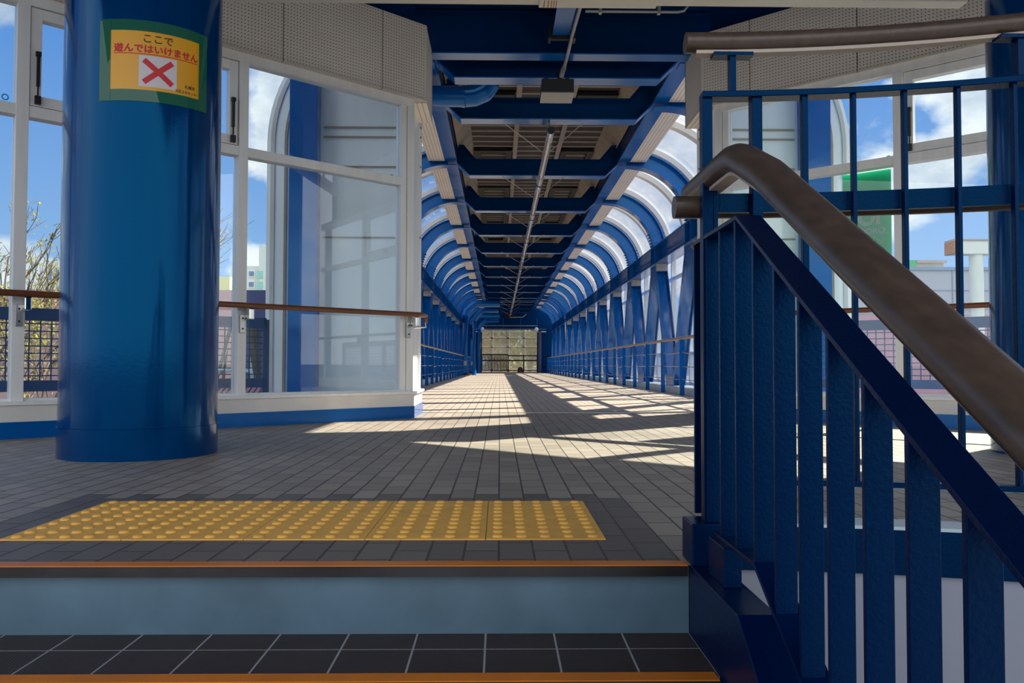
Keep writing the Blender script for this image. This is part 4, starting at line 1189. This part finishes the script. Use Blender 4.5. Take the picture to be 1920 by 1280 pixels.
x0, zz = at(418, 520, 48); x1, _ = at(432, 520, 48)
building(x0 - 1.5, x1, 48, 48.4, zz, 'yellow_wall', 'narrow pale yellow house beside the left column')
x0, zz = at(88, 493, 50); x1, _ = at(180, 493, 50)
building(x0, x1, 50, 51, zz, 'cream_wall', 'pale building half hidden behind the budding tree', wins=[(at(97, 0, 50)[0], at(103, 0, 50)[0], zz - 1.2, zz - 0.4), (at(110, 0, 50)[0], at(116, 0, 50)[0], zz - 1.2, zz - 0.4)])
x0, zz = at(472, 612, 14.5); x1, _ = at(492, 612, 14.5)
building(x0, x1, 14.5, 14.6, zz, 'mint_wall', 'mint green hut seen through the mesh beside the tube end')
# red tiled porch roof and a parked car below the left fence
x0, za = at(405, 716, 11.5); x1, zb2 = at(500, 722, 11.5)
Rf = thing('porch_roof', ((x0 + x1) / 2, 11, za - 0.6), 'low reddish corrugated roof below the left mesh fence', 'roof')
mb = MB(); nn = 22
for i in range(nn):
    xa = x0 - 0.6 + (x1 + 0.9 - x0) * i / nn; xb_ = xa + (x1 + 0.9 - x0) / nn * 0.72
    mb.hexa([(xa, 9.8, za - 0.75), (xb_, 9.8, za - 0.75), (xb_, 11.6, za - 0.05), (xa, 11.6, za - 0.05), (xa, 9.8, za - 0.70), (xb_, 9.8, za - 0.70), (xb_, 11.6, za), (xa, 11.6, za)])
mb.build('ridges', 'tile_roof', Rf)
MB().hexa([(x0 - 0.6, 9.8, za - 0.8), (x1 + 0.9, 9.8, za - 0.8), (x1 + 0.9, 11.6, za - 0.1), (x0 - 0.6, 11.6, za - 0.1), (x0 - 0.6, 9.8, za - 0.74), (x1 + 0.9, 9.8, za - 0.74), (x1 + 0.9, 11.6, za - 0.04), (x0 - 0.6, 11.6, za - 0.04)]).build('base_sheet', 'navy_wall', Rf)
MB().box(x0 - 0.4, x1 + 0.7, 9.9, 11.5, GZ, za - 0.82).build('walls', 'pink_wall', Rf)
# curved blue-white canopy behind that roof
xc, zc_ = at(440, 690, 13.0)
Cn = thing('canopy', (xc, 13, GZ), 'curved pale blue canopy beyond the reddish roof', 'canopy')
n = 14; V = []; Fs = []
for i in range(n + 1):
    a = PI * i / n
    for yq in (12.6, 14.2):
        V += [(xc - 1.0 * math.cos(a), yq, zc_ - 0.42 + 0.42 * math.sin(a)), (xc - 1.0 * math.cos(a), yq, zc_ - 0.46 + 0.42 * math.sin(a))]
for i in range(n):
    a, b = 4 * i, 4 * i + 4
    Fs += [(a, a + 2, b + 2, b), (a + 1, b + 1, b + 3, a + 3), (a, b, b + 1, a + 1), (a + 2, a + 3, b + 3, b + 2)]
MB().add(V, Fs, True).build('hood', 'car_blue', Cn)
for sx in (-0.95, 0.95):
    for yq in (12.7, 14.1):
        MB().tube([(xc + sx, yq, GZ), (xc + sx, yq, zc_ - 0.40)], 0.04, 8).build('post', 'blue_mesh', Cn)

# right: grey panelled building over a mauve wall, roof block, steel sign arm
x0, zr = at(1500, 500, 15); x1, _ = at(2300, 500, 15); _, zm = at(1700, 588, 15)
Bg = thing('building', ((x0 + x1) / 2, 17, GZ), 'grey panelled building with mauve lower wall outside the right windows', 'building')
MB().box(x0, x1, 15, 22, zm, zr).build('upper_wall', 'grey_clad', Bg)
MB().box(x0, x1, 14.95, 22, GZ, zm).build('lower_wall', 'mauve_wall', Bg)
MB().box(x0, x1, 14.96, 15.0, zr - 0.03, zr + 0.03).build('coping', 'window_dark', Bg)
for u in (1595, 1795, 1995, 2200):
    a, _ = at(u, 0, 15); MB().box(a - 0.008, a + 0.008, 14.985, 15.0, zm, zr).build('panel_joint', 'window_dark', Bg)
_, zj = at(1700, 541, 15); MB().box(x0, x1, 14.985, 15.0, zj - 0.006, zj + 0.006).build('panel_joint', 'window_dark', Bg)
x0, zz = at(1702, 484, 16.5); xg, _ = at(1726, 484, 16.5); x1, _ = at(1782, 484, 16.5); _, zlow = at(1700, 503, 16.5)
Rb = thing('roof_block', ((x0 + x1) / 2, 17, zr), 'low stone block with green end on the grey building roof', 'roof block')
MB().box(xg, x1 - 0.04, 16.5, 17.5, zr - 0.02, zz - 0.05).build('body', 'grey_stone', Rb)
MB().box(x0, xg, 16.48, 17.5, zr - 0.02, zz).build('green_end', 'green_vinyl', Rb)
MB().box(xg, x1 + 0.02, 16.46, 17.55, zz - 0.06, zz).build('coping', 'deck_rib', Rb)
x0, z1_ = at(1799, 447, 12); x1, z0_ = at(1900, 471, 12)
Sg = thing('sign_arm', (x1, 12, GZ), 'weathered pale steel arm on a pole beside the right column', 'sign arm')
MB().box(x0, x1, 12, 12.25, z0_, z1_).build('arm', 'cream_wall', Sg)
MB().box(x0 - 0.005, x0 + 0.045, 11.995, 12.255, z0_, z1_).build('end_plate', 'rust', Sg)
MB().box(x0, x1, 11.99, 12.26, z1_, z1_ + 0.03).build('top_strip', 'deck_rib', Sg)
MB().tube([(at(1850, 0, 12)[0], 12.12, GZ), (at(1850, 0, 12)[0], 12.12, z0_)], 0.10, 12).build('pole', 'cream_wall', Sg)

# ---- trees
def tree(name, x, y, h, seed, label, spread=0.55, leafmat='leaf_bud', leaves=900, depth=5, trunk_r=0.09, bark='bark', leaf=0.05, first_len=0.34, lean=(0, 0, 0), group=None):
    lean = Vector(lean)
    rnd = random.Random(seed)
    T = thing(name, (x, y, GZ), label, 'tree', group)
    br = MB(); tips = []
    def grow(p, d, L, r, lev):
        q = p + d * L
        m = p + d * (L * 0.5) + Vector((rnd.uniform(-1, 1), rnd.uniform(-1, 1), rnd.uniform(-0.3, 0.3))) * L * 0.07
        br.tube([p, m, q], r, 5 if lev > 1 else 8)
        if lev >= 2: tips.append((p, q))
        if lev >= depth: return
        for i in range(rnd.choice([2, 3, 3]) if lev < 3 else rnd.choice([2, 3])):
            nd = (d + lean + Vector((rnd.uniform(-1, 1), rnd.uniform(-1, 1), rnd.uniform(-0.35, 0.75))) * spread).normalized()
            grow(p + d * (L * rnd.uniform(0.6, 1.0)), nd, L * rnd.uniform(0.6, 0.8), r * 0.62, lev + 1)
    grow(Vector((x, y, GZ)), Vector((0, 0, 1)), h * first_len, trunk_r, 0)
    br.build('branches', bark, T)
    lf = MB()
    for i in range(leaves):
        p, q = rnd.choice(tips); c = p.lerp(q, rnd.random()) + Vector((rnd.gauss(0, 1), rnd.gauss(0, 1), rnd.gauss(0, 1))) * leaf * 1.6
        a = Vector((rnd.uniform(-1, 1), rnd.uniform(-1, 1), rnd.uniform(-1, 1))).normalized(); b = a.cross(Vector((0.2, 0.5, 1))).normalized()
        s = leaf * rnd.uniform(0.5, 1.2)
        lf.add([c - a * s, c - b * s * 0.55, c + a * s, c + b * s * 0.55], [(0, 1, 2, 3)])
    if leaves: lf.build('leaves', leafmat, T)
    return T
tree('budding_tree', at(28, 0, 11)[0], 11.0, 9.0, 11, 'budding tree at the far left, its crown crossed by the nearer mullion', leaves=3400, leaf=0.03, depth=7, trunk_r=0.07, spread=0.62)
tree('budding_tree', at(100, 0, 9.6)[0], 9.6, 8.0, 23, 'budding tree just left of the left blue column', leaves=3200, leaf=0.03, depth=7, trunk_r=0.05, spread=0.6)
tree('budding_tree', at(-110, 0, 13)[0], 13.0, 9.4, 31, 'budding tree cut by the left edge of the view', leaves=1200, leaf=0.045, depth=6, trunk_r=0.09, spread=0.5)
tree('pruned_tree', at(416, 0, 14.4)[0], 14.4, 6.5, 5, 'bare pruned branch just right of the left column', leaves=0, depth=1, trunk_r=0.06, spread=0.1, bark='bark', first_len=0.62, lean=(0.1, 0, 0.5))
tree('pruned_tree', at(477, 0, 12.3)[0], 12.3, 7.1, 6, 'pale mottled trunk seen through the left mesh fence', leaves=0, depth=0, trunk_r=0.12, spread=0.3, bark='bark_pale', first_len=0.85)
k = 0
for (dx, y, h, lm, lab) in ((-4.6, 62, 11.5, 'leaf_brown', 'brownish bushy tree at the left behind the far windows'), (-1.0, 70, 14.0, 'leaf_green', 'tall green tree left of the middle behind the far windows'), (1.8, 62, 12.5, 'leaf_green', 'green tree right of the middle behind the far windows'), (5.2, 72, 13.5, 'leaf_green', 'dark tree at the right behind the far windows')):
    tree('park_tree', AX + dx, y, h, 40 + k, lab, leaves=5200, leaf=0.24, depth=5, trunk_r=0.28, spread=0.75, leafmat=lm, first_len=0.34); k += 1
for k, (dx, y, lm, lab) in enumerate(((-5.5, 80, 'leaf_green', 'green bush mass at the left beyond the far windows'), (0.2, 82, 'leaf_brown', 'brownish bush mass in the middle beyond the far windows'), (6.0, 84, 'leaf_green', 'green bush mass at the right beyond the far windows'))):
    tree('tall_bush', AX + dx, y, 11.0, 60 + k, lab, leaves=3500, leaf=0.34, depth=4, trunk_r=0.2, spread=0.95, leafmat=lm, first_len=0.42)

# ================================================================== light
sun = bpy.data.lights.new('sun', 'SUN'); so = bpy.data.objects.new('sun', sun); COL.objects.link(so)
sd_ = Vector((0.987, 0.81, 1.0)).normalized()
so.rotation_euler = sd_.to_track_quat('Z', 'Y').to_euler(); so.location = (30, 25, 40)
sun.energy = 8.5; sun.color = (1.0, 0.90, 0.76); sun.angle = math.radians(0.53)

w = bpy.data.worlds.new('sky'); sc.world = w; w.use_nodes = True
t = NT(w.node_tree)
tc = t.n('ShaderNodeTexCoord'); sep = t.n('ShaderNodeSeparateXYZ'); t.t.links.new(tc.outputs['Generated'], sep.inputs[0])
X_, Y_, Z_ = sep.outputs
el = t.math('MAXIMUM', Z_, 0.0)
low, high = lin((170, 204, 234)), lin((30, 112, 200))
skyc = t.mix(t.math('POWER', t.ramp(el, 0.0, 0.55), 0.6), low, high)
den = t.math('ADD', el, 0.12)
cv = t.vec(t.math('MULTIPLY', X_, 3.2), t.math('MULTIPLY', Y_, 3.2), t.math('MULTIPLY', el, 4.6))
cv2 = t.n('ShaderNodeVectorMath', operation='ADD'); t.put(cv2.inputs[0], cv); cv2.inputs[1].default_value = (3.4, 2.0, 0.9)
n1 = t.noise(cv2.outputs[0], 1.25, 8.0, 0.5)
bias = t.math('MULTIPLY', t.ramp(X_, -0.35, 0.45), 0.08)
cm = t.ramp(t.math('ADD', n1, bias), 0.545, 0.59)
n2 = t.noise(cv2.outputs[0], 2.6, 6.0, 0.6)
ccol = t.mix(t.ramp(n2, 0.35, 0.65), lin((176, 190, 210)), lin((250, 250, 250)))
skyc = t.mix(t.math('MULTIPLY', cm, 0.95), skyc, ccol)
grd = t.mix(t.math('LESS_THAN', Z_, 0.0), skyc, lin((120, 122, 126)))
back = t.math('SMOOTH_MIN', t.math('MAXIMUM', t.math('MULTIPLY', Y_, -2.0), 0.0), 1.0, 0.2)  # added brightness in the unseen sky behind the camera, to light the foreground
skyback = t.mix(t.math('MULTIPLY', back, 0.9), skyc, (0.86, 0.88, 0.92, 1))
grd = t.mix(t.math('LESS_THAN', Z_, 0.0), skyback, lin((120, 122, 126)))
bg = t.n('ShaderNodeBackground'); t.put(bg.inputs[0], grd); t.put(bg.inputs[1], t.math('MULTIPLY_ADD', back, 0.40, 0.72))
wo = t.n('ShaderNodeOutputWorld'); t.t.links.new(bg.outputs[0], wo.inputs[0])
sc.cycles.max_bounces = 12; sc.cycles.transparent_max_bounces = 24; sc.cycles.diffuse_bounces = 5; sc.cycles.glossy_bounces = 5
sc.cycles.use_denoising = True
sc.cycles.caustics_reflective = False; sc.cycles.caustics_refractive = False
